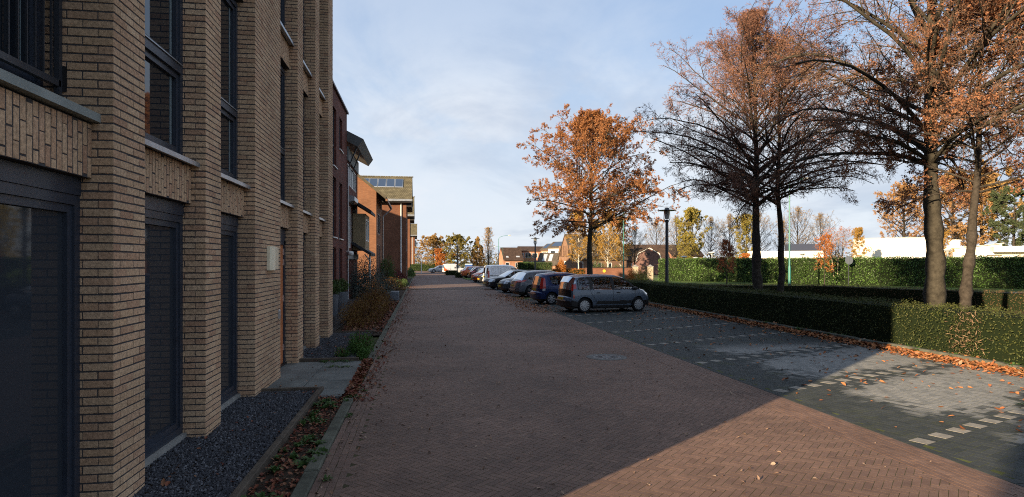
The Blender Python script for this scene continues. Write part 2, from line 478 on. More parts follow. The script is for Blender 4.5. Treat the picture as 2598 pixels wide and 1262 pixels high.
def parking_mat():
    m = bpy.data.materials.new('concrete_pavers'); m.use_nodes = True
    n, l = m.node_tree.nodes, m.node_tree.links
    p = n['Principled BSDF']; p.inputs['Roughness'].default_value = 0.78; p.inputs['Specular IOR Level'].default_value = 0.3
    t = n.new('ShaderNodeTexCoord'); s = n.new('ShaderNodeSeparateXYZ'); l.new(t.outputs['Object'], s.inputs[0])

    def ma(op, *a, clamp=False):
        q = n.new('ShaderNodeMath'); q.operation = op; q.use_clamp = clamp
        for i, v in enumerate(a):
            if isinstance(v, (int, float)): q.inputs[i].default_value = v
            else: l.new(v, q.inputs[i])
        return q.outputs[0]

    def ss(v, a, b):
        q = n.new('ShaderNodeMapRange'); q.interpolation_type = 'SMOOTHSTEP'; l.new(v, q.inputs['Value'])
        q.inputs['From Min'].default_value = a; q.inputs['From Max'].default_value = b
        return q.outputs['Result']

    def nz(sc, d=5):
        q = n.new('ShaderNodeTexNoise'); q.inputs['Scale'].default_value = sc; q.inputs['Detail'].default_value = d; q.inputs['Roughness'].default_value = 0.62
        l.new(t.outputs['Object'], q.inputs['Vector']); return q.outputs['Fac']

    g = n.new('ShaderNodeNewGeometry'); rnd = g.outputs['Random Per Island']
    X, Y = s.outputs[0], s.outputs[1]
    sa = ma('DIVIDE', ma('ADD', ma('MULTIPLY', ma('SUBTRACT', X, 5.5), -0.384), ma('MULTIPLY', ma('SUBTRACT', Y, 11.5), 0.923)), 2.51)
    wob = ma('ADD', ma('MULTIPLY', ma('SUBTRACT', nz(0.8), 0.5), 0.55), ma('MULTIPLY', ma('SUBTRACT', rnd, 0.5), 0.2))
    d = ma('ADD', ma('ABSOLUTE', ma('SUBTRACT', ma('FRACT', ma('ADD', sa, 20.0)), 0.5)), wob)
    e1 = ma('ADD', X, ma('MULTIPLY', wob, 2.2))
    k = ma('MULTIPLY', ss(d, 0.44, 0.33), ss(e1, 6.35, 7.0))
    k = ma('MULTIPLY', k, ss(e1, 10.7, 10.2))
    k = ma('MULTIPLY', k, ss(ma('ADD', Y, ma('MULTIPLY', wob, 2.0)), 14.4, 12.8))
    k = ma('MULTIPLY', k, ss(ma('ADD', nz(2.4, 6), ma('MULTIPLY', rnd, 0.12)), 0.30, 0.40), clamp=True)
    dark = n.new('ShaderNodeValToRGB')
    for i, c in enumerate([(0.022, 0.028, 0.028), (0.038, 0.044, 0.043)]): dark.color_ramp.elements[i].color = (*c, 1)
    l.new(rnd, dark.inputs[0])
    lite = n.new('ShaderNodeValToRGB')
    for i, c in enumerate([(0.155, 0.158, 0.15), (0.22, 0.22, 0.206)]): lite.color_ramp.elements[i].color = (*c, 1)
    l.new(rnd, lite.inputs[0])
    moss = n.new('ShaderNodeMix'); moss.data_type = 'RGBA'; l.new(ma('MULTIPLY', ss(nz(1.7, 7), 0.52, 0.7), 0.65), moss.inputs['Factor'])
    l.new(dark.outputs[0], moss.inputs[6]); moss.inputs[7].default_value = (0.04, 0.046, 0.023, 1)
    mx = n.new('ShaderNodeMix'); mx.data_type = 'RGBA'; l.new(k, mx.inputs['Factor']); l.new(moss.outputs[2], mx.inputs[6]); l.new(lite.outputs[0], mx.inputs[7])
    f = n.new('ShaderNodeMapRange'); l.new(nz(14, 6), f.inputs['Value']); f.inputs['To Min'].default_value = 0.7; f.inputs['To Max'].default_value = 1.3
    m2 = n.new('ShaderNodeMix'); m2.data_type = 'RGBA'; m2.blend_type = 'MULTIPLY'; m2.inputs['Factor'].default_value = 1
    l.new(mx.outputs[2], m2.inputs[6]); l.new(f.outputs[0], m2.inputs[7]); l.new(m2.outputs[2], p.inputs['Base Color'])
    b = n.new('ShaderNodeBump'); b.inputs['Strength'].default_value = 0.3; b.inputs['Distance'].default_value = 0.01
    l.new(nz(60, 4), b.inputs['Height']); l.new(b.outputs[0], p.inputs['Normal'])
    return m


PAVERS = parking_mat()
sheet('ground', [(-1200, -400), (1200, -400), (1200, 2000), (-1200, 2000)], -0.06, GROUND)


def herring(mb, n, w, ang, inside, joint, org, ext):
    """herringbone of 1:n bricks, pitch w, inside(x, y) keeps centres"""
    ca, sa = math.cos(ang), math.sin(ang)
    N = int(ext / w)
    i = np.arange(-N, N)[:, None]; j = np.arange(-N // n, N // n)[None, :]
    for vert in (0, 1):
        if not vert: cx, cy = i + n / 2 + 2 * n * j, i + 0.5 + 0 * j
        else: cx, cy = i + n + 0.5 + 2 * n * j, i + 1 - n / 2 + 0 * j
        cx, cy = cx.ravel() * w, cy.ravel() * w
        x = org[0] + cx * ca - cy * sa; y = org[1] + cx * sa + cy * ca
        k = inside(x, y); x, y = x[k], y[k]
        r = np.random.default_rng(3 + vert)
        tl = np.clip(r.normal(.0002, 0.0003, len(x)), 0, .0008)
        C = np.stack([x, y, np.full(len(x), -0.016) + tl * .6], 1)
        jit = r.normal(0, 0.012, len(x))
        a = ang + (PI / 2 if vert else 0) + jit
        u = np.stack([np.cos(a), np.sin(a), 0 * a], 1); v = np.stack([-np.sin(a), np.cos(a), 0 * a], 1)
        bricks(mb, C, u, v, (0, 0, 1), (n * w - joint) / 2, (w - joint) / 2, 0.016, bev=0.0005)


RW0, RW1, PK1 = -0.96, 5.30, 10.82
NEAR0, BR_END, PV_END = 1.5, 46.0, 33.0
sheet('road_bed', [(RW0, NEAR0 - 30), (RW1, NEAR0 - 30), (RW1, BR_END + 1), (RW0, BR_END + 1)], -0.0007, SAND)
sheet('road_bed_parking', [(RW1, NEAR0 - 30), (PK1 + .1, NEAR0 - 30), (PK1 + .1, PV_END + 3), (RW1, PV_END + 3)], -0.0012, MOSS_SAND)
mb = MB()
herring(mb, 3, 0.0685, -PI / 4, lambda x, y: (x > RW0 + .26) & (x < 4.80) & (y > NEAR0) & (y < BR_END) & (np.abs(x - 1.5) < 4 + y * .6), 0.0048, (1.5, 22), 34)
tag(mb.build('road', CLINKER), kind='structure')
mb = MB()
for r_, (x0, cnt) in enumerate(((RW0, 4), (4.755, 8))):
    for q in range(cnt):
        x = x0 + 0.034 + q * 0.0683
        ys = np.arange(NEAR0, BR_END, 0.205) + (q % 2) * 0.1 + random.uniform(0, .03)
        zc = np.random.default_rng(q).normal(-0.0145, 0.0003, len(ys)) - (0.0 if (r_ == 1 and q in (2, 3)) else 0)
        C = np.stack([np.full(len(ys), x) + np.random.default_rng(q + 7).normal(0, .0015, len(ys)), ys, zc], 1)
        bricks(mb, C, (0, 1, 0), (1, 0, 0), (0, 0, 1), 0.1, 0.032, 0.017, bev=0.0006)
tag(mb.build('road_edge', CLINKER), kind='structure')
sheet('road_distance', [(RW0, BR_END - .05), (RW1, BR_END - .05), (RW1, 135), (RW0, 135)], -0.003, ROADFAR)
sheet('road_end', [(-9, 134.9), (60, 134.9), (60, 215), (-9, 215)], -0.004, ROADFAR)
mb = MB()
RE = np.array([0.923, 0.384]); RN = np.array([-0.384, 0.923])
herring(mb, 2, 0.106, math.atan2(.384, .923), lambda x, y: (x > RW1 + .1) & (x < PK1 - .02) & (y > NEAR0) & (y < PV_END), 0.005, (8, 17), 24)
for q in range(1):
    ys = np.arange(NEAR0, PV_END, 0.212)
    C = np.stack([np.full(len(ys), RW1 + .055), ys, np.full(len(ys), -0.012)], 1)
    bricks(mb, C, (0, 1, 0), (1, 0, 0), (0, 0, 1), 0.1035, 0.05, 0.015, bev=0.0035)
tag(mb.build('parking_pavement', PAVERS), kind='structure')
sheet('parking_pavement_distance', [(RW1, PV_END - .05), (PK1, PV_END - .05), (PK1, 72), (RW1, 72)], -0.004, PARKFAR)
for k in range(-2, 12):                                             # pale pavers that mark the bays
    mb = MB()
    y0 = 11.51 + 2.72 * k
    cs = []
    for q in range(13):
        t = 0.06 + q * 0.424
        x, y = 5.5 + RE[0] * t, y0 + RE[1] * t
        if x < 10.55: cs.append((x, y, -0.008))
    mb2 = np.array(cs)
    bricks(mb, mb2, (RE[0], RE[1], 0), (RN[0], RN[1], 0), (0, 0, 1), 0.098, 0.096, 0.0115, bev=0.002)
    tag(mb.build('parking_pavement_markings', PAVER_WHITE), kind='structure')
KERBM = mat('mossy_kerb_concrete', (0.105, 0.108, 0.085), 0.9, 0.15, noise=(2.5, 0.45, 1.25, 9), bump=(40, .3))
mb = MB()
for x0, x1, h, ya, yb in ((PK1, PK1 + .13, .11, -6, 72), (-1.10, RW0 - .005, .035, -3, 9.15), (-1.10, RW0 - .005, .03, 12.9, 80)):
    y = ya
    while y < yb:
        dz = random.uniform(-.006, .006); dx = random.uniform(-.004, .004)
        mb.bevbox(x0 + dx, x1 + dx, y + .005, min(y + .995, yb), -.1, h + dz, .012); y += 1.0
tag(mb.build('kerb', KERBM), kind='structure')
sheet('soil_strip', [(-1.52, -3), (-1.09, -3), (-1.09, 9.3), (-1.52, 9.3)], 0.0, SOIL)
sheet('garden_soil', [(-6, 17.2), (-1.09, 17.2), (-1.09, 80), (-6, 80)], -0.004, SOIL)
sheet('hedge_soil', [(PK1 + .12, -6), (27, -6), (26.5, 20), (13, 40), (PK1 + .12, 60)], 0.02, mat('leaf_strewn_soil', (0.075, 0.05, 0.026), 0.95, 0.1, noise=(2, 0.5, 1.5, 8), bump=(25, 0.8)))
LAWN = mat('lawn_grass', (0.085, 0.125, 0.03), 0.9, 0.15, noise=(0.6, 0.55, 1.35, 9), bump=(30, 0.9))
sheet('lawn', [(13, 40.1), (26.6, 20.1), (60, 20), (60, 50), (48, 60), (33, 76), (18, 74), (11.2, 62)], 0.0, LAWN)
sheet('path', [(32, 41.2), (45, 31), (45, 29.2), (32, 39.4)], 0.012, mat('pale_path', (0.4, 0.39, 0.36), 0.85, noise=(3, .8, 1.1)))
sheet('verge', [(5.4, 72), (12, 72), (11, 86), (5.4, 86)], 0.0, LAWN)
for px_, py_, w_ in ((1093, 740, .6), (1153, 722.5, .9)):
    p_ = at(px_, py_, FPX * CAMH / (py_ - HOR))
    sheet('road_markings', [(p_[0] - w_ / 2, p_[1] - .06), (p_[0] + w_ / 2, p_[1] - .06), (p_[0] + w_ / 2, p_[1] + .06), (p_[0] - w_ / 2, p_[1] + .06)], .0045, PAVER_WHITE)
# paving slabs in front of the door
SLAB = mat('concrete_slab', (0.125, 0.135, 0.13), 0.85, 0.2, noise=(1.6, 0.6, 1.25, 8), bump=(50, 0.25))
mb = MB()
for y0, y1 in ((9.84, 10.75), (10.76, 11.68), (11.69, 12.62)): mb.bevbox(-2.62, -1.86, y0, y1 - .01, -.05, .028 + random.uniform(-.004, .004), .006)
for i, (y0, y1) in enumerate(((9.33, 9.9), (9.905, 10.55), (10.555, 11.2), (11.205, 11.9), (11.905, 12.62))): mb.bevbox(-1.85 if i else -1.5, -1.14, y0, y1 - .01, -.05, .028 + random.uniform(-.004, .004), .006)
tag(mb.build('path_slabs', SLAB), kind='structure')

# gravel beds
GRAVEL = mat('slate_gravel', ramp=[(0.018, 0.02, 0.026), (0.04, 0.043, 0.052), (0.028, 0.03, 0.037), (0.13, 0.135, 0.15)], rough=0.75, spec=0.35)


def gravel(name, x0, x1, y0, y1, z, count, seed):
    r = np.random.default_rng(seed)
    mb = MB()
    mb.quad((x0, y0, z), (x1, y0, z), (x1, y1, z), (x0, y1, z), 1)
    c = np.stack([r.uniform(x0, x1, count), r.uniform(y0, y1, count), r.uniform(z - .002, z + .014, count)], 1)
    s = r.uniform(.009, .024, count)[:, None, None]
    b = np.array([(1, 0, 0), (-.3, .9, .1), (-.8, -.1, 0), (.1, -.9, 0), (.1, .1, .75), (0, 0, -.7)])[None]
    a = r.uniform(0, 2 * PI, count); ca, sa = np.cos(a), np.sin(a)
    sq = r.uniform(.55, 1.2, (count, 1, 3)); v = b * sq * s
    v = np.stack([v[..., 0] * ca[:, None] - v[..., 1] * sa[:, None], v[..., 0] * sa[:, None] + v[..., 1] * ca[:, None], v[..., 2] + v[..., 0] * r.uniform(-.4, .4, count)[:, None]], -1) + c[:, None]
    f = np.array([[0, 1, 4], [1, 2, 4], [2, 3, 4], [3, 0, 4]])[None] + np.arange(count)[:, None, None] * 6
    mb.add(v.reshape(-1, 3), f.reshape(-1, 3), 0)
    return tag(mb.build(name, [GRAVEL, SOIL]), kind='stuff')


gravel('gravel', -2.63, -1.565, 3.6, 9.72, 0.03, 26000, 1)
gravel('gravel', -2.63, -1.35, 12.76, 17.6, 0.03, 12000, 2)
gravel('gravel', -4.0, -2.45, 17.35, 33.5, 0.03, 9000, 3)
TIMBER = mat('weathered_timber', (0.085, 0.07, 0.055), 0.9, 0.15, noise=(5, 0.6, 1.3), bump=(45, 0.6))
for nm, lb, x0, x1, y0, y1 in (('timber_edging', 'long weathered timber edging board beside the gravel bed and the leafy strip', -1.562, -1.49, 0.5, 9.80),
                               ('timber_edging', 'short weathered timber edging board between the near gravel bed and the slabs', -2.41, -1.564, 9.73, 9.80),
                               ('timber_edging', 'low timber edging board between the slabs and the far gravel bed with the fern', -2.41, -1.25, 12.66, 12.74),
                               ('timber_edging', 'thin edging board at the foot of the golden shrub, beyond the far gravel bed', -2.38, -1.3, 17.64, 17.70)):
    mb = MB(); mb.bevbox(x0, x1, y0, y1, -.08, .085, .008); tag(mb.build(nm, TIMBER), lb, 'edging', 'timber edging of the gravel beds')

# manhole cover
mh = thing('manhole_cover', 'round grey manhole cover with a star of slots set in the brick road', 'manhole cover', (3.89, 12.5, 0))
mb = MB(); mb.lathe([(0.43, -.02), (0.43, .004), (0.42, .008), (0.31, .008), (0.305, -.004)], sides=40); mb.build('concrete_rim', mat('dark_concrete_rim', (.12, .118, .112), .85, noise=(8, .7, 1.2)), mh)
mb = MB(); mb.lathe([(0.30, -.01), (0.30, .006), (0.0001, .006)], sides=40); mb.build('lid', mat('cast_iron', (0.10, 0.10, 0.10), .55, .5, noise=(14, .7, 1.3)), mh)
mb = MB()
for k in range(12):
    a = k * PI / 6; u = np.array([math.cos(a), math.sin(a), 0]); v = np.array([-u[1], u[0], 0])
    p = u * .10 + np.array([0, 0, .0095]); q = u * .24 + np.array([0, 0, .0095])
    mb.quad(p - v * .012, q - v * .028, q + v * .028, p + v * .012)
mb.build('slots', BLACK, mh)

# ------------------------------------------------------------------ fallen leaves and weeds
LEAFCOL = mat('fallen_leaf', ramp=[(0.16, 0.05, 0.02), (0.27, 0.10, 0.035), (0.36, 0.16, 0.06), (0.22, 0.075, 0.03), (0.30, 0.2, 0.12)], rough=0.7, spec=0.25)
LEAFDARK = mat('wet_fallen_leaf', ramp=[(0.07, 0.018, 0.012), (0.13, 0.035, 0.02), (0.17, 0.06, 0.03), (0.2, 0.11, 0.06)], rough=0.7, spec=0.25)


def leaves_at(mb, P, size, seed, lift=0.02, tilt=0.35, m=0):
    r = np.random.default_rng(seed); k = len(P)
    if not k: return
    s = r.uniform(size * .6, size * 1.25, k); a = r.uniform(0, 2 * PI, k)
    b = np.array([(-.55, 0, 0), (-.25, -.32, .1), (.2, -.36, .12), (.6, 0, .02), (.2, .36, .12), (-.25, .32, .1), (0.05, 0, -.05)])
    v = np.tile(b[None], (k, 1, 1)) * r.uniform(.7, 1.25, (k, 7, 1)) * s[:, None, None]
    tx, ty = r.normal(0, tilt, k), r.normal(0, tilt, k)
    v[..., 2] += v[..., 0] * tx[:, None] + v[..., 1] * ty[:, None]
    ca, sa = np.cos(a)[:, None], np.sin(a)[:, None]
    w = np.stack([v[..., 0] * ca - v[..., 1] * sa, v[..., 0] * sa + v[..., 1] * ca, v[..., 2]], -1)
    w[..., 2] -= w[..., 2].min(axis=1)[:, None] - 0.001
    w += P[:, None, :]
    f = np.array([[0, 1, 6], [1, 2, 6], [2, 3, 6], [3, 4, 6], [4, 5, 6], [5, 0, 6]])[None] + np.arange(k)[:, None, None] * 7
    mb.add(w.reshape(-1, 3), f.reshape(-1, 3), m)


r = np.random.default_rng(5)
mb = MB()
k = 2300                                                            # thin scatter on the road, thicker to the left
y = 4.5 + 48 * r.random(k) ** .95; x = -0.9 + 6 * r.random(k) ** 2.0
leaves_at(mb, np.stack([x, y, np.full(k, .003)], 1), .036, 1, m=2)
k = 1700                                                            # along the left kerb
y = 9 + 60 * r.random(k) ** 1.4; x = -1.02 + np.abs(r.normal(0, .16, k)) * (1 + y / 50)
leaves_at(mb, np.stack([x, y, np.full(k, .01)], 1), .05, 2, m=1)
k = 900                                                             # parking bays
y = 4 + 28 * r.random(k); x = 5.4 + 5.3 * r.random(k) ** .6
leaves_at(mb, np.stack([x, y, np.full(k, .004)], 1), .065, 3)
k = 9000                                                            # drift at the far kerb
y = 6 + 30 * r.random(k) ** 1.25; x = PK1 - np.abs(r.normal(0, .22, k)) * (1.25 - y / 60) - .02
leaves_at(mb, np.stack([x, y, .004 + r.uniform(0, .05, k) * (x > PK1 - .35)], 1), .07, 4)
k = 2500                                                            # on and behind the kerb
y = 6 + 30 * r.random(k) ** 1.25; x = PK1 + .1 + np.abs(r.normal(0, .12, k))
leaves_at(mb, np.stack([x, y, np.full(k, .05)], 1), .07, 6)
k = 1500; y = 24 + 14 * r.random(k); x = 5.0 + r.normal(0, .5, k)
leaves_at(mb, np.stack([x, y, np.full(k, .004)], 1), .06, 7)
k = 1500; y = 12 + 25 * r.random(k); x = 13 + 8 * r.random(k)
leaves_at(mb, np.stack([x, y, np.full(k, .03)], 1), .09, 8)
tag(mb.build('fallen_leaves', [LEAFCOL, LEAFDARK, mat('pale_dry_leaf', ramp=[(.13, .075, .05), (.22, .14, .095), (.30, .22, .16), (.17, .09, .05)], rough=.7)]), kind='stuff')
mb = MB()
k = 1300; y = 3.8 + 5.6 * r.random(k); x = r.uniform(-1.48, -1.10, k)
leaves_at(mb, np.stack([x, y, r.uniform(.004, .02, k)], 1), .038, 9)
k = 700; y = 9.2 + 3.6 * r.random(k); x = r.uniform(-1.15, -.98, k)
leaves_at(mb, np.stack([x, y, r.uniform(.004, .03, k)], 1), .06, 10)
k = 110; y = 4 + 13 * r.random(k); x = r.uniform(-2.4, -1.6, k)
leaves_at(mb, np.stack([x, y, np.full(k, .045)], 1), .042, 11)
k = 2500; y = 17.6 + 14 * r.random(k); x = r.uniform(-2.3, -1.1, k)
leaves_at(mb, np.stack([x, y, r.uniform(.004, .04, k)], 1), .065, 12)
tag(mb.build('fallen_leaves', LEAFDARK), kind='stuff')

WEED = mat('weed_leaf', ramp=[(0.03, 0.065, 0.016), (0.05, 0.1, 0.022), (0.075, 0.13, 0.035)], rough=0.6, spec=0.3, transl=0.25)


def tuft(mb, c, rad, h, n, seed, wid=.012, m=0):
    r = np.random.default_rng(seed)
    a = r.uniform(0, 2 * PI, n); R = rad * np.sqrt(r.random(n)); L = h * r.uniform(.5, 1.1, n)
    p0 = np.stack([c[0] + .35 * R * np.cos(a), c[1] + .35 * R * np.sin(a), np.full(n, c[2])], 1)
    p1 = np.stack([c[0] + .8 * R * np.cos(a), c[1] + .8 * R * np.sin(a), c[2] + L * .7], 1)
    p2 = np.stack([c[0] + 1.3 * R * np.cos(a), c[1] + 1.3 * R * np.sin(a), c[2] + L * r.uniform(.4, 1.0, n)], 1)
    s = np.stack([-np.sin(a), np.cos(a), 0 * a], 1) * wid * r.uniform(.6, 1.4, n)[:, None]
    v = np.stack([p0 - s * .5, p0 + s * .5, p1 + s, p2, p1 - s], 1)
    f = np.array([[0, 1, 2, 4]])[None] + np.arange(n)[:, None, None] * 5; g = np.array([[4, 2, 3]])[None] + np.arange(n)[:, None, None] * 5
    n0 = mb.n
    mb.add(v.reshape(-1, 3), f.reshape(-1, 4), m); mb.F.append((g.reshape(-1, 3) + n0, m))


mb = MB()
for i in range(44):
    tuft(mb, (random.uniform(-1.46, -1.02), random.choice((4.3, 5.2, 5.6, 6.4, 7.0, 7.9, 8.6, 9.2)) + random.uniform(-.3, .3), 0), random.uniform(.05, .12), random.uniform(.04, .09), 26, 100 + i, .016)
for i in range(14): tuft(mb, (-.98 + random.uniform(-.05, .12), random.uniform(5, 16), 0), .07, .04, 16, 200 + i, .01)
for i in range(10): tuft(mb, (random.uniform(-2.0, -1.2), random.choice((12.5, 12.6, 11.9)), .02), .12, .05, 18, 300 + i, .01)
for y in (12.0, 12.3, 14.6, 15.0, 16.2, 9.4, 9.9, 11.1, 18): tuft(mb, (PK1 + .02 + random.uniform(-.1, .1), y, .03), .16, .13, 40, int(y * 10), .014)
tuft(mb, (8.4, 7.35, 0), .16, .05, 40, 77, .01)
tag(mb.build('weeds', WEED), kind='stuff')
# ------------------------------------------------------------------ near brick apartment building
FL = -2.40                                                          # street face of the piers
GL = -2.64                                                          # plane of the window frames
apt = thing('apartment_building', 'tall buff brick apartment block with projecting piers and dark windows along the street', 'building', (-2.4, 2.23, 0))
PIERS = [(2.23, 3.68), (5.23, 5.78), (7.32, 7.84), (9.39, 11.01), (12.51, 13.08), (14.55, 15.10), (16.54, 17.33)]
FLOORS = [(3.10, 5.76), (6.27, 8.93), (9.44, 12.1)]
PANELS = [(2.66, 3.085), (5.80, 6.255), (8.97, 9.425), (12.14, 13.0)]
wm = MB()
wm.box(-12, -2.98, 2.24, 17.32, 0, 13, 0)
for a, b in PIERS:
    wm.box(-2.97, FL, a, b, -.05, 13.0, 0)
    brick_face(wm, (FL, a), (0, 1), (1, 0), b - a, 0, 13, phase=0, m=1)
    brick_face(wm, (FL, a), (-1, 0), (0, -1), .57, 0, 13, phase=1, m=1)
    brick_face(wm, (FL, b), (-1, 0), (0, 1), .57, 0, 13, phase=1, m=1)
brick_face(wm, (FL, 2.23), (-1, 0), (0, -1), 9.5, 0, 4, phase=1, m=1)
wm.build('wall', [MORTAR, B_FACE], apt, True)
BAYS = [(PIERS[i][1], PIERS[i + 1][0]) for i in range(6)]
for i, (a, b) in enumerate(BAYS):

    for z0, z1 in PANELS:
        pm = MB()
        pm.box(-2.96, -2.556, a + .002, b - .002, z0, z1, 0)
        brick_face(pm, (-2.556, a + .002), (0, 1), (1, 0), b - a - .004, z0, z1, soldier=True, course=.0674, m=1)
        pm.build('brick_panel', [MORTAR, B_FACE], apt, True)


STRIP = mat('painted_reflection', (.16, .21, .23), .4, .5)


def dark_window(a, b, z0, z1, x=GL, trans=None, name='window', gm=GLASS):
    fr = MB()
    box_ring(fr, x, a + .002, b - .002, z0, z1, .075, .07)
    cells = [(z0 + .077, z1 - .077)]
    if trans:
        fr.box(x - .07, x + .015, a + .077, b - .077, trans - .045, trans + .045)
        cells = [(z0 + .077, trans - .047), (trans + .047, z1 - .077)]
    for c0, c1 in cells: box_ring(fr, x - .018, a + .08, b - .08, c0, c1, .06, .045)
    f = fr.build(name, FRAME, apt, True)
    g = MB()
    for c0, c1 in cells:
        g.quad((x - .052, a + .1, c0 + .03), (x - .052, b - .1, c0 + .03), (x - .052, b - .1, c1 - .03), (x - .052, a + .1, c1 - .03))
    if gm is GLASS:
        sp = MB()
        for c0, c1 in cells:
            for e0, e1 in ((.235, .215), (.20, .192)): sp.box(x - .0515, x - .047, b - e0, b - e1, c0 + .06, c1 - .06)  # pale strips stand in for light reflections on the pane
        sp = sp.build('reflection_strip', STRIP, f, False)
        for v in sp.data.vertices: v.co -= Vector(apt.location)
    p = g.build('pane', gm, f, False)
    loc = Vector(apt.location)
    for v in p.data.vertices: v.co -= loc
    if trans:
        s = MB(); s.box(x - .01, x + .03, a + .08, b - .08, trans + .046, trans + .058); q = s.build('weather_bar', ZINC, f, False)
        for v in q.data.vertices: v.co -= loc
    return f


for i, (a, b) in enumerate(BAYS):
    for k, (z0, z1) in enumerate(FLOORS):
        if i == 0 and k == 0: continue
        dark_window(a, b, z0 + .035, z1, trans=z0 + 1.03)
        s = MB(); s.box(-2.70, -2.475, a + .004, b + (.0 if i != 1 else -.004), z0 - .012, z0 + .02); s.box(-2.475, -2.46, a + .004, b - .004, z0 - .03, z0 + .02)
        s.build('sill', ZINC, apt, True)
    if i != 3:
        fr = dark_window(a, b, .10, 2.52, name='glazed_door' if i < 2 else 'window', gm=GLASS_G)
        t = MB(); t.box(GL - .08, GL + .01, a + .002, b - .002, 2.523, 2.657); t.build('lintel', FRAME, apt, True)
        t = MB(); t.box(-2.72, -2.60, a + .002, b - .002, 0.0, .096); t.build('threshold', CONC, apt, True)
# the tall French window and balcony of the nearest bay
a, b = BAYS[0]
dark_window(a, b, 3.30, 5.76, x=-2.90, trans=None)
cp = MB(); cp.box(-2.74, -2.49, a + .003, b - .003, 3.10, 3.165); cp.box(-2.96, -2.735, a + .003, b - .003, 3.088, 3.235); cp.build('balcony_coping', CONC_GREEN, apt, True)
rl = MB()
rl.box(-2.80, -2.76, a + .02, b - .03, 3.36, 3.41); rl.box(-2.80, -2.76, a + .02, b - .03, 4.36, 4.41)
for q in np.arange(a + .05, b - .04, .098): rl.box(-2.787, -2.773, q, q + .012, 3.41, 4.36)
rl.box(-2.80, -2.76, b - .055, b - .012, 3.3, 4.45)
rl.build('balcony_railing', DARKMETAL, apt, True)
br = MB(); br.box(-2.82, -2.73, b - .011, b - .0062, 3.33, 3.53); br.build('bracket', BLACK, apt, True)
# front door of the fourth bay
a, b = BAYS[3]
WOOD = mat('orange_wood', (0.52, 0.185, 0.075), 0.5, 0.4, noise=(7, 0.75, 1.15), bump=(30, .15))
d = MB(); d.box(-2.69, -2.655, a + .06, b - .10, .06, 2.34)
for z in (.3, .95, 1.6): d.box(-2.66, -2.648, a + .2, b - .28, z, z + .5)
door = d.build('door', WOOD, apt, True)
h = MB(); h.tube([(-2.60, b - 1.3, 1.05), (-2.60, b - 1.3, 1.45)], .014, 8); h = h.build('handle', ALU, door, False)
for v in h.data.vertices: v.co -= Vector(apt.location)
for z in (.3, 1.25, 1.95, 2.15):
    hb = MB(); hb.box(-2.655, -2.63, b - .115, b - .085, z, z + .12); hh = hb.build('hinge', ALU, door, False)
    for v in hh.data.vertices: v.co -= Vector(apt.location)
fr = MB(); fr.box(-2.72, -2.63, b - .097, b - .004, .03, 2.42); fr.box(-2.72, -2.63, a + .004, a + .057, .03, 2.42); fr.box(-2.72, -2.63, a + .004, b - .004, 2.345, 2.655); fr.build('door_frame', FRAME, apt, True)
fr = MB(); fr.box(-2.72, -2.60, a + .004, b - .004, 0.0, .055); fr.build('threshold', BLACK, apt, True)
db = MB(); db.bevbox(FL + .004, FL + .03, 10.82, 10.9, 1.05, 1.2, .01); db.build('doorbell', ALU, apt, True)
tp = MB(); tp.box(-12.05, FL + .05, 2.15, 17.4, 13.0, 13.06); tp.build('roof_coping', ZINC, apt, True)

bx = thing('wall_box', 'cream metal box hung on the buff brick wall beside the orange door', 'wall box', (-2.39, 10.06, 1.88))
CREAM = mat('cream_enamel', (0.78, 0.71, 0.52), 0.4, 0.4, noise=(6, 0.85, 1.1))
q = MB(); pr = [(FL + .004, 10.06), (FL + .05, 10.06), (FL + .075, 10.12), (FL + .08, 10.30), (FL + .07, 10.34), (FL + .004, 10.34)]
q.prism(pr, 1.88, 2.26); q.build('lid', CREAM, bx, True)
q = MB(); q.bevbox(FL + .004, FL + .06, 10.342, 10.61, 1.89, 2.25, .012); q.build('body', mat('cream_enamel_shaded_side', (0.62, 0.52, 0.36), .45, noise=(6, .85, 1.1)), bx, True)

# ------------------------------------------------------------------ dark red building with a flat roof
RED = brick_mat('dark_red_brick', (0.125, 0.042, 0.032), (0.175, 0.06, 0.042), (0.05, 0.035, 0.032))
b2 = thing('apartment_building', 'dark red brick block with a flat roof and narrow dark windows beyond the buff block', 'building', (-4, 17.36, 0))
ops = []
for y in (20.5, 23.0, 26.0, 28.95, 31.2):
    w = 1.15
    ops += [(y - 17.36, y - 17.36 + w, .35, 2.72), (y - 17.36, y - 17.36 + w, 3.2, 6.0), (y - 17.36, y - 17.36 + w, (6.5 if y < 31 else 7.65), 9.25)]
mb = MB()
wall_open(mb, (-4, 17.36), (0, 1), (1, 0), 16.94, 0, 10.1, ops, .2)
mb.quad((-12, 17.36, 0), (-4, 17.36, 0), (-4, 17.36, 10.1), (-12, 17.36, 10.1)); mb.quad((-4, 34.3, 0), (-12, 34.3, 0), (-12, 34.3, 10.1), (-4, 34.3, 10.1))
mb.quad((-12, 17.36, 10.1), (-4, 17.36, 10.1), (-4, 34.3, 10.1), (-12, 34.3, 10.1))
mb.box(-11.9, -4.35, 17.5, 34.2, .02, 10.0)
mb.build('wall', RED, b2, True)
for o in ops:
    window(b2, (-4, 17.36), (0, 1), (1, 0), o, .16, .07, FRAME, GLASS, trans=(.38,) if o[3] - o[2] > 2.4 else ())
    s = MB(); s.box(-4.02, -3.93, 17.36 + o[0] - .05, 17.36 + o[1] + .05, o[2] - .05, o[2]); s.build('sill', WHITE, b2, True)
mb = MB(); mb.box(-12.05, -3.9, 17.3, 34.36, 10.1, 10.2); mb.build('roof_edge', mat('dark_roof_edge', (0.05, 0.03, 0.035), .5), b2, True)
mb = MB(); mb.tube([(-3.92, 34.2, .0), (-3.92, 34.2, 7.2)], .045, 8); mb.build('downpipe', ZINC, b2, True)
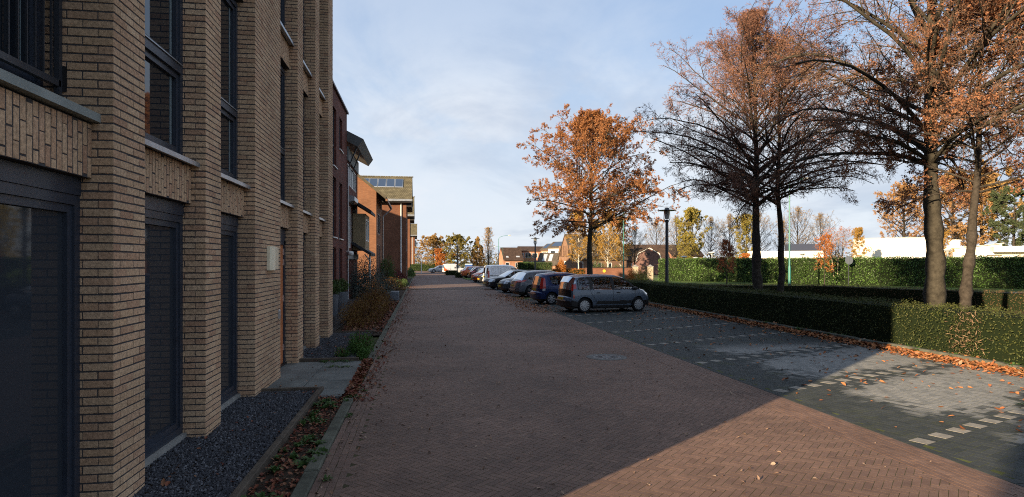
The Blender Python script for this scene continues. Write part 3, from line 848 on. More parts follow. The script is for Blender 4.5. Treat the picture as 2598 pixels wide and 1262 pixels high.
mb = MB(); mb.lathe([(.0, 2.38), (.12, 2.42), (.15, 2.5), (.12, 2.6), (.0, 2.63)], (-3.75, 34.0), 12); mb.box(-4.0, -3.75, 33.98, 34.02, 2.61, 2.64); mb.build('wall_lamp', WHITE, b2, True)

# ------------------------------------------------------------------ terraced house with overhanging dark roof
ROOFDARK = mat('dark_roofing', (0.03, 0.032, 0.035), 0.7, 0.3, noise=(3, .7, 1.3))
SOFFIT = mat('dark_soffit', (0.02, 0.017, 0.015), 0.8)
b3 = thing('terraced_house', 'dark brick terraced house with an overhanging dark roof and a small tiled bay', 'house', (-4, 34.32, 0))
o3, u3 = (-4, 34.32), (0, 1)
ops = [(.35, 2.1, 2.85, 5.25), (.25, 5.2, 6.35, 7.55), (.35, 1.3, .05, 2.12), (2.2, 2.9, 3.1, 4.9)]
mb = MB(); wall_open(mb, o3, u3, (1, 0), 5.66, 0, 8.3, ops, .15)
mb.quad((-4, 39.98, 0), (-10, 39.98, 0), (-10, 39.98, 8.3), (-4, 39.98, 8.3)); mb.box(-10, -4.3, 34.4, 39.9, .02, 8.25)
mb.build('wall', RED, b3, True)
window(b3, o3, u3, (1, 0), ops[0], .1, .07, WHITE, GLASS2, mull=2)
window(b3, o3, u3, (1, 0), ops[1], .1, .07, WHITE, GLASS2, mull=4)
window(b3, o3, u3, (1, 0), ops[3], .1, .06, WHITE, GLASS2)
mb = MB(); mb.box(-4.12, -4.06, 34.68, 35.6, .05, 2.1); mb.build('door', mat('dark_red_door', (.05, .014, .014), .45), b3, True)
mb = MB(); mb.box(-4.0, -3.92, 34.34, 39.9, 7.62, 8.35); mb.build('parapet_panel', mat('grey_cladding', (.14, .15, .145), .7, noise=(4, .8, 1.1)), b3, True)
mb = MB(); mb.box(-3.99, -3.9, 34.6, 39.6, 2.2, 2.52); mb.build('lintel', CONC, b3, True)
mb = MB(); mb.prism([(-3.99, 5.35), (-3.62, 5.42), (-3.62, 5.66), (-3.99, 5.78)], 34.6, 36.6, axis=1); mb.build('awning_box', ZINC, b3, True)
mb = MB()
for y in (36.62, 34.75): mb.tube([(-3.94, y, 7.3), (-3.5, y, 8.45)], .04, 6)
mb.build('roof_bracket', DARKMETAL, b3, True)
mb = MB(); pr = [(-3.42, 8.35), (-3.12, 8.78), (-6.8, 10.6), (-7.0, 10.2)]
mb.prism([(x, z) for x, z in pr], 34.33, 41.2, axis=1); mb.build('roof', [mat('roof_fascia', (.10, .105, .10), .65, noise=(3, .75, 1.15))], b3, True)
bay = MB()
wall_open(bay, (-3.25, 37.0), (0, 1), (1, 0), 2.8, 2.75, 4.9, [(.4, 1.2, 3.3, 4.6), (1.5, 2.4, 3.3, 4.6)], .06)
bay.quad((-3.98, 37.0, 2.75), (-3.25, 37.0, 2.75), (-3.25, 37.0, 4.9), (-3.98, 37.0, 4.9)); bay.quad((-3.25, 39.8, 2.75), (-3.98, 39.8, 2.75), (-3.98, 39.8, 4.9), (-3.25, 39.8, 4.9))
bay.box(-3.98, -3.4, 37.05, 39.75, 2.76, 4.88)
bay = bay.build('bay_wall', mat('buff_bay_panel', (.27, .20, .11), .7, noise=(4, .8, 1.1)), b3, True)
for rct in ((.4, 1.2, 3.3, 4.6), (1.5, 2.4, 3.3, 4.6)): window(b3, (-3.25, 37.0), (0, 1), (1, 0), rct, .05, .07, WHITE, GLASS2)
for z in (4.95, 2.45):
    mb = MB(); mb.prism([(-3.98, z + .62), (-3.98, z + .80), (-2.88, z + .12), (-2.88, z - .06)], 36.6, 39.95, axis=1); mb.build('bay_roof', ROOFDARK, b3, True)
mb = MB(); mb.tube([(-3.0, 37.1, 0), (-3.0, 37.1, 2.5)], .05, 8); mb.tube([(-3.0, 37.1, 2.1), (-3.3, 37.1, 2.5)], .04, 6); mb.build('porch_post', WHITE, b3, True)

# ------------------------------------------------------------------ orange brick gabled house
ORANGE = brick_mat('orange_brick', (0.19, 0.083, 0.042), (0.24, 0.11, 0.056), (0.14, 0.09, 0.065))
TILE_GREEN = tile_mat('mossy_roof_tiles', (0.105, 0.092, 0.055), (0.14, 0.122, 0.076))
b4 = thing('gabled_house', 'orange brick house with its sunlit gable and sloping dark verge facing up the street', 'house', (-3.68, 52.0, 0))
GX, GY, GE = -3.68, 52.0, 7.95
mb = MB()
zt = lambda x: GE + (GX - x) * .80
ops4 = [(1.6, 5.4, 4.5, 6.3), (1.4, 2.6, .4, 3.6), (3.8, 5.2, .4, 3.6)]
wall_open(mb, (GX, GY), (0, 1), (1, 0), 7.4, 0, GE, ops4, .12)
for y in (GY, GY + 7.4):
    mb.poly([(-11.5, y, 0), (GX, y, 0), (GX, y, zt(GX)), (-8.2, y, zt(-8.2)), (-11.5, y, zt(-8.2) - 2.6)])
mb.box(-11.4, GX - .3, GY + .1, GY + 7.3, .02, GE - .2)
mb.build('wall', ORANGE, b4, True)
for o in ops4: window(b4, (GX, GY), (0, 1), (1, 0), o, .08, .08, mat('brown_frame', (.06, .03, .02), .5) if o is ops4[0] else FRAME, GLASS2, mull=1)
mb = MB()
EX = GX + .82
mb.prism([(EX, zt(EX) - .02), (EX, zt(EX) + .24), (-8.2, zt(-8.2) + .26), (-11.9, zt(-8.2) - 2.7), (-11.9, zt(-8.2) - 2.95), (-8.2, zt(-8.2))], GY - .3, GY + 7.7, axis=1)
mb.build('roof', mat('dark_mossy_tiles', (.07, .06, .04), .85, noise=(2, .6, 1.4), bump=(14, .6)), b4, True)
mb = MB(); mb.box(EX - .05, EX + .12, GY - .3, GY + 7.7, zt(EX) - .18, zt(EX) + .02); mb.build('gutter', mat('brown_gutter', (.16, .08, .045), .6), b4, True)
mb = MB(); mb.tube([(EX + .06, GY + 7.3, zt(EX) - .2), (GX + .12, GY + 7.3, GE - 1.6), (GX + .1, GY + 7.3, 0)], .06, 8); mb.build('downpipe', ZINC, b4, True)

# ------------------------------------------------------------------ three repeated brick blocks further down the street
SOLAR = mat('solar_panel', (0.02, 0.04, 0.085), 0.12, 0.6)


def street_block(name, label, y0, panels):
    x0 = -1.88
    t = thing(name, label, 'building', (x0, y0, 0), group='brick blocks with tiled roofs down the street')
    mb = MB(); zr, ze, dp = 13.45, 10.55, 8.0
    ops = [(1.2, 2.6, .3, 2.6), (3.6, 5.0, .3, 2.6), (1.2, 2.6, 3.5, 5.2), (3.6, 5.0, 3.5, 5.2), (1.2, 2.6, 6.5, 8.2), (3.6, 5.0, 6.5, 8.2)]
    wall_open(mb, (x0, y0), (0, 1), (1, 0), dp, 0, ze, ops, .12)
    mb.poly([(x0, y0, ze), (x0, y0 + dp, ze), (x0, y0 + dp / 2, zr - .1)])
    mb.quad((-11, y0, 0), (x0, y0, 0), (x0, y0, ze), (-11, y0, ze)); mb.quad((x0, y0 + dp, 0), (-11, y0 + dp, 0), (-11, y0 + dp, ze), (x0, y0 + dp, ze))
    mb.box(-10.9, x0 - .35, y0 + .1, y0 + dp - .1, .02, ze - .1)
    mb.build('wall', ORANGE2, t, True)
    for o in ops: window(t, (x0, y0), (0, 1), (1, 0), o, .08, .08, WHITE, GLASS2, mull=1)
    mb = MB(); sl = (zr - ze) / (dp / 2)
    mb.prism([(y0 - .7, ze - .7 * sl), (y0 - .7, ze - .7 * sl + .22), (y0 + dp / 2, zr + .22), (y0 + dp + .7, ze - .7 * sl + .22), (y0 + dp + .7, ze - .7 * sl), (y0 + dp / 2, zr)], -11.3, -1.15, axis=0)
    mb.build('roof', TILE_GREEN, t, True)
    mb = MB(); q = 0
    for x in np.arange(-11.2, -1.2, .34): mb.prism([(y0 + dp / 2 - .12, zr + .2), (y0 + dp / 2, zr + .34), (y0 + dp / 2 + .12, zr + .2)], x, x + .31, axis=0)
    mb.build('ridge_tiles', TILE_GREEN, t, True)
    mb = MB(); mb.box(-11.3, -1.1, y0 - .86, y0 - .715, ze - .7 * sl - .12, ze - .7 * sl + .16); mb.build('gutter', ZINC, t, True)
    mb = MB(); mb.box(-11.2, -1.2, y0 - .7, y0 - .005, ze - .7 * sl - .28, ze - .7 * sl - .02); mb.box(x0 + .005, -1.2, y0 - .004, y0 + dp + .6, ze - 1.3, ze - .4); mb.build('eaves_box', SOFFIT, t, True)
    mb = MB(); mb.tube([(-2.55, y0 - .09, 0), (-2.55, y0 - .09, ze - .6)], .07, 8); mb.build('downpipe', WHITE, t, True)
    mb = MB(); mb.tube([(x0 + .08, y0 + .6, 0), (x0 + .08, y0 + .6, ze - 1.3)], .05, 8); mb.build('downpipe', mat('brown_pipe', (.1, .05, .03), .6), t, True)
    if panels:
        for k in range(5):
            pm = MB(); xa = -7.9 + k * 1.12
            for s0, s1, lift, m in ((.12, .62, .30, 0),):
                ya, yb = y0 - .7 + (dp / 2 + .7) * .50, y0 - .7 + (dp / 2 + .7) * .87
                za = ze - .7 * sl + .22 + (ya - y0 + .7) * sl; zb = ze - .7 * sl + .22 + (yb - y0 + .7) * sl
                a, b = np.array([xa, ya, za + .10]), np.array([xa + 1.06, yb, zb + .10])
                pm.add([(xa, ya, za + .1), (xa + 1.06, ya, za + .1), (xa + 1.06, yb, zb + .1), (xa, yb, zb + .1), (xa, ya, za + .02), (xa + 1.06, ya, za + .02), (xa + 1.06, yb, zb + .02), (xa, yb, zb + .02)],
                       [[4, 5, 1, 0], [5, 6, 2, 1], [6, 7, 3, 2], [7, 4, 0, 3], [0, 1, 2, 3]], 1)
                pm.add([(xa + .05, ya + .04, za + .03 + .1), (xa + 1.01, ya + .04, za + .13), (xa + 1.01, yb - .04, zb + .08), (xa + .05, yb - .04, zb + .08)], [[0, 1, 2, 3]], 0)
            pm.build('solar_panel', [SOLAR, ALU], t, True)
    return t


ORANGE2 = brick_mat('red_orange_brick', (0.15, 0.06, 0.034), (0.19, 0.08, 0.044), (0.11, 0.07, 0.05))
street_block('brick_block', 'brick block with five solar panels on its mossy tiled roof, nearest of the three blocks', 80.6, True)
street_block('brick_block', 'second brick block with a mossy tiled roof, just beyond the block with solar panels', 106.0, False)
street_block('brick_block', 'farthest brick block with a mossy tiled roof at the end of the left row', 183.0, False)
bN = thing('apartment_building', 'brick apartment block across the passage, behind the viewpoint', 'building', (-2.4, -12.1, 0))
mb = MB(); mb.box(-16, -2.4, -30, -12.1, 0, 12.5); mb.build('wall', brick_mat('buff_brick_courses', (.22, .14, .09), (.29, .19, .12), (.05, .045, .045)), bN, True)
mb = MB(); mb.box(-16.1, -2.3, -30.1, -12.0, 12.5, 12.6); mb.build('roof_coping', ZINC, bN, True)

bR = thing('apartment_building', 'tall brick apartment block added unseen behind the row of houses for its shadow', 'building', (-22, 44, 0))  # unseen block, placed and sized for its shadow on the nearest brick block
mb = MB(); mb.box(-34, -22, 46, 68, 0, 14.6); mb.build('wall', ORANGE2, bR, True)
mb = MB(); mb.box(-34.1, -21.9, 45.9, 68.1, 14.6, 14.7); mb.build('roof_coping', ZINC, bR, True)
# ------------------------------------------------------------------ plants
def norm(v): return v / (np.linalg.norm(v, axis=-1, keepdims=True) + 1e-9)


def leafquads(mb, P, size, seed, m=0, flat=0.0, aspect=0.62, nrm=None):
    r = np.random.default_rng(seed); k = len(P)
    if not k: return
    n = r.normal(0, 1, (k, 3)); n[:, 2] += flat
    if nrm is not None: n = n * 0.55 + nrm * 1.0
    n = norm(n)
    a = norm(np.cross(n, r.normal(0, 1, (k, 3)))); b = np.cross(n, a)
    s = (size * r.uniform(.55, 1.25, k))[:, None]
    a, b = a * s * .5, b * s * .5 * aspect
    fold = n * s * .12
    v = np.stack([P - a, P - b - a * .1 + fold, P + a, P + b - a * .1 + fold], 1)
    f = np.array([[0, 1, 2, 3]]) + np.arange(k)[:, None] * 4
    mb.add(v.reshape(-1, 3), f, m)


def tubes(mb, P, R, sides=3, m=0):
    k, s, _ = P.shape
    t = np.gradient(P, axis=1); t = norm(t)
    ref = np.where(np.abs(t[..., 2:3]) < 0.9, np.array([0, 0, 1.0]), np.array([1.0, 0, 0]))
    a = norm(np.cross(t, ref)); b = np.cross(t, a)
    an = np.arange(sides) * 2 * PI / sides
    v = P[:, :, None, :] + R[:, :, None, None] * (np.cos(an)[None, None, :, None] * a[:, :, None, :] + np.sin(an)[None, None, :, None] * b[:, :, None, :])
    i = np.arange(s - 1)[:, None] * sides; j = np.arange(sides)[None, :]; j2 = (j + 1) % sides
    f = np.stack([i + j, i + j2, i + sides + j2, i + sides + j], -1).reshape(-1, 4)
    F = f[None] + (np.arange(k) * s * sides)[:, None, None]
    mb.add(v.reshape(-1, 3), F.reshape(-1, 4), m)


def interp(P, t):
    k, s, _ = P.shape; q = np.clip(t, 0, .999) * (s - 1); i = q.astype(int); f = (q - i)[..., None]
    return i, f


def sprout(P, R, n, t0, t1, ang, ratio, segs, up, wig, r, minlen=0.15, outward=0.0, rr=0.55):
    """n children on each polyline of P, at fractions t0..t1"""
    k, s, _ = P.shape
    L = np.linalg.norm(np.diff(P, axis=1), axis=2).sum(1)
    t = (np.arange(n)[None] + r.uniform(0, 1, (k, n))) / n * (t1 - t0) + t0
    i, f = interp(P, t); kk = np.arange(k)[:, None]
    pos = P[kk, i] * (1 - f) + P[kk, i + 1] * f; tan = norm(P[kk, i + 1] - P[kk, i])
    rad = (R[kk, i] * (1 - f[..., 0]) + R[kk, i + 1] * f[..., 0])
    pos, tan, rad, t = pos.reshape(-1, 3), tan.reshape(-1, 3), rad.ravel(), t.ravel()
    ll = np.repeat(L, n)
    per = r.normal(0, 1, (len(pos), 3)); per[:, 2] += outward
    per = norm(per - tan * (per * tan).sum(1)[:, None])
    a = np.radians(r.normal(ang, 9, len(pos)))[:, None]
    d = tan * np.cos(a) + per * np.sin(a)
    ln = np.maximum(ll * ratio * (1.12 - .75 * t) * r.uniform(.65, 1.25, len(pos)), minlen * r.uniform(.7, 1.2, len(pos)))
    Q = np.zeros((len(pos), segs + 1, 3)); Q[:, 0] = pos
    for q in range(segs):
        d = norm(d + np.array([0, 0, up]) + r.normal(0, wig, d.shape)); Q[:, q + 1] = Q[:, q] + d * (ln / segs)[:, None]
    rb = np.minimum(rad * rr, ln * .011 + .0012)
    return Q, rb[:, None] * np.linspace(1, .35, segs + 1)[None]


def make_tree(root, seed, H, base, env, tr, nl, bark, twig, leafm, nleaf, lsize, e0=12, e1=62, upc=.05, droop=0.0, n2=8, n3=7, n4=5, lean=(0, 0), top=1.0, knots=0, leaf_h=(0, 1), fork=0, thick=1.0, sides=10, twig_r=1.0, r2=.42, r3=.42, r4=.5, lowd=1.2, extra=()):
    """trunk (with limbs) and crown (twigs with leaves) under the Empty root"""
    r = np.random.default_rng(seed)
    zs = np.linspace(0, H * top, 16)
    wob = np.cumsum(r.normal(0, .035, (16, 2)), axis=0) * (H / 13); wob[:2] = 0
    T = np.stack([wob[:, 0] + lean[0] * (zs / H) ** 1.3 * H, wob[:, 1] + lean[1] * (zs / H) ** 1.3 * H, zs], 1)
    rad = tr * (1 - .9 * (zs / (H * top)) ** .85) * np.where(zs < .6, 1.0 + .35 * (1 - zs / .6), 1)
    tm = MB()
    zz_ = np.linspace(0, 1, 60); ii = np.interp(zz_ * 15, np.arange(16), np.arange(16))
    Tf = np.stack([np.interp(ii, np.arange(16), T[:, q]) for q in range(3)], 1); Rf = np.interp(ii, np.arange(16), rad)
    Rf = Rf * (1 + r.normal(0, .025, 60))
    for q in range(knots):
        c = int(60 * (q + 1.2) / (knots + 2) * base / (H * top)) + 1; Rf[c] *= 1.22; Rf[c + 1] *= 1.12
    Tf[:, 2][0] = -.1
    tm.tube(Tf, Rf, sides, 0)
    # limbs
    h = base + (H * .97 - base) * ((np.arange(nl) + r.uniform(0, .8, nl)) / nl) ** lowd
    az = np.arange(nl) * 2.399 + r.uniform(-.5, .5, nl)
    fr = (h - base) / (H - base)
    el = np.radians(e0 + (e1 - e0) * fr ** .8 + r.normal(0, 6, nl))
    ln = np.array([env(q) for q in fr]) / np.maximum(np.cos(el), .45)
    ln = np.minimum(ln, (H * 1.03 - h) / np.maximum(np.sin(el) + .12, .1) * .95) * r.uniform(.78, 1.1, nl)
    for q, (eh, ea, el_, eln) in enumerate(extra): h[q], az[q], el[q], ln[q] = eh, ea, el_, eln
    pos = np.stack([np.interp(h, zs, T[:, 0]), np.interp(h, zs, T[:, 1]), h], 1)
    d = np.stack([np.cos(az) * np.cos(el), np.sin(az) * np.cos(el), np.sin(el)], 1)
    S = 9; L1 = np.zeros((nl, S + 1, 3)); L1[:, 0] = pos
    for q in range(S):
        cu = upc - droop * (1 - fr) * (q / S)
        d = norm(d + np.stack([0 * cu, 0 * cu, cu], 1) + r.normal(0, .085, d.shape)); L1[:, q + 1] = L1[:, q] + d * (ln / S)[:, None]
    r1 = np.minimum(np.interp(h, zs, rad) * .5, ln * .0125 + .008) * thick
    R1 = r1[:, None] * np.linspace(1, .22, S + 1)[None] ** .9
    tubes(tm, L1, R1, 6, 0)
    L2, R2 = sprout(L1, R1, n2, .16, .97, 48, r2, 6, .03, .11, r, .35, .35)
    tubes(tm, L2, R2, 4, 0)
    tm.build('trunk', bark, root, smooth=True)
    cm = MB()
    L3, R3 = sprout(L2, R2, n3, .12, .98, 46, r3, 4, .02 - droop * .35, .15, r, .22, .1)
    tubes(cm, L3, np.maximum(R3, .004) * twig_r, 3, 0)
    ends = L3
    if n4:
        L4, R4 = sprout(L3, R3, n4, .1, 1.0, 44, r4, 2, .03 - droop * .3, .2, r, .14)
        tubes(cm, L4, np.maximum(R4, .0028) * twig_r, 3, 0); ends = L4
    if nleaf:
        k = len(ends)
        zc = ends[:, -1, 2] / H
        w = np.clip((zc - leaf_h[0]) / max(leaf_h[1] - leaf_h[0], .01), .05, 1) * np.repeat(r.uniform(.35, 1.15, (k + 5) // 6), 6)[:k]
        ch = r.choice(k, nleaf, p=w / w.sum()); t = r.uniform(.2, 1.0, nleaf)
        i, f = interp(ends[ch], t); q = np.arange(nleaf)
        P = ends[ch][q, i] * (1 - f) + ends[ch][q, i + 1] * f + r.normal(0, lsize * .35, (nleaf, 3))
        leafquads(cm, P, lsize, seed + 9, 1, .2)
    cm.build('crown', [twig, leafm], root)
    return root


def pl(*pts):
    xs, ys = zip(*pts); return lambda q: float(np.interp(q, xs, ys))


L_ORUS = mat('orange_russet_leaf', ramp=[(0.22, 0.095, 0.05), (0.34, 0.15, 0.075), (0.44, 0.215, 0.11), (0.28, 0.12, 0.06)], rough=0.65, spec=0.25, transl=0.4)
L_RED = mat('russet_leaf', ramp=[(0.19, 0.09, 0.058), (0.31, 0.145, 0.088), (0.39, 0.195, 0.12), (0.25, 0.115, 0.07)], rough=0.65, spec=0.25, transl=0.35)
L_ORANGE = mat('orange_oak_leaf', ramp=[(0.25, 0.10, 0.04), (0.38, 0.165, 0.062), (0.47, 0.23, 0.09), (0.31, 0.128, 0.048), (0.41, 0.195, 0.075)], rough=0.65, spec=0.25, transl=0.4)
L_GOLD = mat('golden_leaf', ramp=[(0.32, 0.20, 0.065), (0.48, 0.31, 0.11), (0.42, 0.25, 0.085), (0.38, 0.28, 0.10)], rough=0.7, spec=0.2, transl=0.35)
L_OLIVE = mat('olive_leaf', ramp=[(0.15, 0.135, 0.034), (0.28, 0.23, 0.05), (0.21, 0.19, 0.042), (0.35, 0.25, 0.06)], rough=0.7, spec=0.2, transl=0.3)
L_GREEN = mat('green_leaf', ramp=[(0.035, 0.065, 0.018), (0.07, 0.115, 0.028), (0.05, 0.09, 0.022), (0.10, 0.14, 0.04)], rough=0.6, spec=0.3, transl=0.25)
L_PINE = mat('pine_needles', ramp=[(0.03, 0.045, 0.02), (0.06, 0.075, 0.03), (0.042, 0.058, 0.024)], rough=0.65, spec=0.25)
L_RUST = mat('rust_leaf', ramp=[(0.15, 0.045, 0.022), (0.26, 0.085, 0.035), (0.2, 0.065, 0.03)], rough=0.65, spec=0.25, transl=0.3)
L_BRIGHT = mat('bright_orange_leaf', ramp=[(0.42, 0.14, 0.03), (0.5, 0.2, 0.05), (0.36, 0.11, 0.025)], rough=0.65, spec=0.25, transl=0.35)
TWIG_RED = mat('reddish_twig', ramp=[(0.10, 0.058, 0.045), (0.19, 0.10, 0.07), (0.145, 0.08, 0.058)], rough=0.85, spec=0.15)

GT = 'bare trees between the low hedges'
t1 = thing('tree', 'tall conical tree with sparse russet leaves, its straight dark trunk behind the front hedge', 'tree', (14.0, 23.8, 0), 0.3, GT)
ENV1 = pl((0, 4.1), (.12, 4.7), (.3, 4.2), (.55, 3.3), (.8, 2.2), (1, .7))
make_tree(t1, 21, 12.25, 4.3, ENV1, .205, 70, BARK, TWIG_RED, L_RED, 30000, .06, e0=20, e1=66, upc=.03, droop=.26, leaf_h=(-1, .4), lowd=1.45, n2=12, n3=9, n4=5, knots=3, twig_r=1.25, r2=.38, r3=.44, r4=.6)
t2 = thing('tree', 'slimmer dark tree standing close beside the tall conical tree, right of its trunk', 'tree', (14.9, 23.7, 0), 1.9, GT)
make_tree(t2, 22, 11.4, 4.4, pl((0, 3.4), (.15, 4.0), (.5, 2.8), (.8, 1.6), (1, .5)), .16, 42, BARK, TWIG_RED, L_RED, 13000, .06, e0=22, e1=66, upc=.03, droop=.28, leaf_h=(-1, .4), lowd=1.4, n2=10, n3=9, n4=4, lean=(.012, 0), twig_r=1.25, r2=.38)
t3 = thing('tree', 'broad tree with a thick knobbly trunk and long arching limbs at the right', 'tree', (15.1, 16.1, 0), 2.0, GT)
ENV3 = pl((0, 4.9), (.15, 5.4), (.4, 4.8), (.7, 3.4), (1, 1.0))
make_tree(t3, 23, 15.6, 4.9, ENV3, .27, 64, BARK_GREEN, TWIG, L_ORUS, 56000, .056, e0=26, e1=66, upc=.02, droop=.28, leaf_h=(-.6, .8), lowd=1.4, n2=16, n3=11, n4=5, knots=4, lean=(.012, 0), thick=.95, twig_r=1.1, r2=.36)
t4 = thing('tree', 'leaning dark trunked tree carrying dense orange leaves at the right edge', 'tree', (15.6, 15.6, 0), 0.0, GT)
make_tree(t4, 24, 9.6, 4.0, pl((0, 3.0), (.3, 3.6), (.7, 2.6), (1, .8)), .165, 38, BARK, TWIG, L_ORUS, 48000, .07, e0=12, e1=62, upc=.03, droop=.22, leaf_h=(-1, .3), lowd=1.3, n2=10, n3=8, n4=4, lean=(.05, -.03), knots=3, thick=.8)
t5 = thing('oak_tree', 'rounded oak with dense orange leaves rising behind the parked cars', 'tree', (11.9, 42.2, 0), 0.8)
make_tree(t5, 35, 12.3, 4.1, pl((0, 4.5), (.12, 4.8), (.35, 4.8), (.6, 4.5), (.82, 3.9), (1, 2.2)), .235, 52, BARK_GREEN, TWIG, L_ORANGE, 150000, .092, e0=8, e1=60, upc=.03, droop=.2, leaf_h=(-1, .2), lowd=1.15, extra=[(4.3, -.95, .55, 7.6), (4.7, -.4, .5, 6.4)], n2=11, n3=8, n4=3, thick=1.0, r2=.45, lean=(.01, 0))


# ------------------------------------------------------------------ hedges
def hedge_mb(path, w, h, lsize, dens, seed, z0=0.0, bump=.03):
    """path: list of (x, y); box hedge of width w and height h; material 0 core, 1 leaf"""
    mb = MB(); r = np.random.default_rng(seed)
    for (xa, ya), (xb, yb) in zip(path[:-1], path[1:]):
        a, b = np.array([xa, ya, 0.0]), np.array([xb, yb, 0.0]); L = np.linalg.norm(b - a); u = (b - a) / L; v = np.array([-u[1], u[0], 0])
        ins = min(.05, w * .15)
        mb.obox(a - v * (w / 2 - ins) + np.array([0, 0, z0]) + u * ins, u, v, (0, 0, 1), L - 2 * ins, w - 2 * ins, h - ins)
        for o, e1, l1, e2, l2, n in ((a - v * w / 2, u, L, (0, 0, 1), h, -v), (a + v * w / 2, u, L, (0, 0, 1), h, v), (a - v * w / 2 + np.array([0, 0, h]), u, L, v, w, np.array([0, 0, 1.0])),
                                   (a - v * w / 2, v, w, (0, 0, 1), h, -u), (b - v * w / 2, v, w, (0, 0, 1), h, u)):
            k = int(l1 * l2 * dens)
            if k < 1: continue
            e2 = np.asarray(e2, float)
            s, t = r.uniform(0, l1, k), r.uniform(0, l2, k)
            lump = .5 * np.sin(s * 2.3 + seed) + .35 * np.sin(s * 5.1 + t * 4) + .3 * np.sin(t * 6 + s)
            P = o + e1 * s[:, None] + e2 * t[:, None] + n * (lump * bump + r.normal(0, bump * .8, k))[:, None] + np.array([0, 0, z0])
            leafquads(mb, P, lsize, int(seed * 7 + l1 * 10) % 9999, 1, 0, .5, np.tile(n, (k, 1)))
        k = int(L * w * 14); q = r.uniform(0, L, k); e = r.uniform(-.5, .5, k) * w                 # stray shoots above the clipped top
        P = a + u * q[:, None] + v * e[:, None] + np.stack([0 * q, 0 * q, h + z0 + np.abs(r.normal(0, .035, k))], 1)
        leafquads(mb, P, lsize * 1.2, int(seed + L) % 9999, 1, 0, .35)
    return mb


CORE = mat('hedge_core', (0.012, 0.018, 0.008), 0.95, 0.05)
YEW = mat('yew_leaf', noise=(1.1, .6, 1.35, 8), ramp=[(0.034, 0.044, 0.013), (0.066, 0.08, 0.02), (0.05, 0.063, 0.017), (0.085, 0.096, 0.027), (0.09, 0.084, 0.03)], rough=0.6, spec=0.25, transl=.15)
LAUREL = mat('laurel_leaf', noise=(.35, .6, 1.3), ramp=[(0.042, 0.095, 0.016), (0.08, 0.16, 0.026), (0.06, 0.122, 0.02), (0.118, 0.195, 0.045)], rough=0.4, spec=0.45, transl=.25)
BEECHBROWN = mat('brown_beech_leaf', ramp=[(0.10, 0.055, 0.03), (0.16, 0.10, 0.05), (0.07, 0.05, 0.025), (0.12, 0.11, 0.04)], rough=0.65, spec=0.2, transl=.2)
BEECHORANGE = mat('orange_beech_leaf', ramp=[(0.36, 0.13, 0.03), (0.5, 0.21, 0.04), (0.28, 0.09, 0.02)], rough=0.65, spec=0.2, transl=.25)
tag(hedge_mb([(11.62, 6.0), (11.62, 34), (11.62, 46)], 1.05, 1.0, .045, 620, 1, bump=.042).build('hedge', [CORE, YEW]), 'long low clipped green hedge along the kerb of the parking bays', 'hedge')
dry = MB(); r = np.random.default_rng(8)
k = 260; P = np.stack([11.08 + r.normal(0, .03, k), 11.05 + r.normal(0, .22, k), r.uniform(.1, .98, k)], 1)
leafquads(dry, P, .11, 3, 0, 0, .12)
tag(dry.build('dead_hedge_patch', mat('dead_twigs', ramp=[(.16, .095, .055), (.25, .165, .10)], rough=.8)), kind='stuff')
tag(hedge_mb([(12.9, 33.6), (21.5, 30.6), (25.2, 20), (26.5, 8)], 1.0, .78, .055, 300, 2).build('hedge', [CORE, BEECHBROWN]), 'second low hedge, brownish, on the far side of the tree trunks', 'hedge')
tag(hedge_mb([(27.2, 66.3), (36.5, 53.4), (46.4, 39.8), (56, 27)], 1.6, 2.4, .13, 160, 3, bump=.08).build('hedge', [CORE, LAUREL]), 'tall glossy green hedge behind the lawn, shielding the white buildings', 'hedge')


# ------------------------------------------------------------------ garden plants on the left
def shrub(name, label, loc, rx, ry, h, leafm, n, size, seed, twigm=TWIG, z0=.0, stems=14, squash=.55, cat='shrub', rz=0, flat=0):
    t = thing(name, label, cat, loc, rz)
    r = np.random.default_rng(seed)
    s = MB()
    a = r.uniform(0, 2 * PI, stems); q = r.uniform(.1, .85, stems)
    for i in range(stems):
        p1 = np.array([rx * q[i] * math.cos(a[i]), ry * q[i] * math.sin(a[i]), h * r.uniform(.55, .95)])
        s.tube([(p1[0] * .2, p1[1] * .2, -.02), (p1[0] * .55, p1[1] * .55, p1[2] * .55), p1], [.014, .01, .004], 4)
    s.build('stems', twigm, t)
    c = MB()
    nb = 26; B = r.normal(0, 1, (nb, 3)); B = norm(B) * r.uniform(.35, .8, (nb, 1)); B[:, 2] = np.abs(B[:, 2])
    k = r.integers(0, nb, n); P = B[k] + norm(r.normal(0, 1, (n, 3))) * (r.uniform(.1, 1, n) ** .4 * .36)[:, None]
    P[:, 2] = np.clip(P[:, 2], .0, None)
    P = P * np.array([rx, ry, h]) + np.array([0, 0, z0])
    leafquads(c, P, size, seed + 1, 0, flat)
    c.build('foliage', leafm, t)
    return t


GREYLEAF = mat('grey_green_leaf', ramp=[(0.035, 0.05, 0.045), (0.07, 0.09, 0.08), (0.05, 0.065, 0.055), (0.10, 0.12, 0.10)], rough=.7, spec=.2)
GOLDSHRUB = mat('autumn_shrub_leaf', ramp=[(0.09, 0.034, 0.018), (0.14, 0.075, 0.02), (0.11, 0.042, 0.019), (0.20, 0.13, 0.026), (0.075, 0.04, 0.018)], rough=.65, spec=.2, transl=.2)
DARKRED = mat('dark_red_leaf', ramp=[(0.06, 0.012, 0.012), (0.11, 0.02, 0.018), (0.08, 0.018, 0.015)], rough=.65, spec=.2)
FERN = mat('fern_leaf', ramp=[(0.03, 0.075, 0.014), (0.05, 0.12, 0.02), (0.075, 0.15, 0.035)], rough=.6, spec=.25, transl=.25)
shrub('shrub', 'big rounded grey green shrub in front of the terraced house', (-2.95, 37.0, 0), 1.8, 3.4, 2.35, GREYLEAF, 14000, .075, 41)
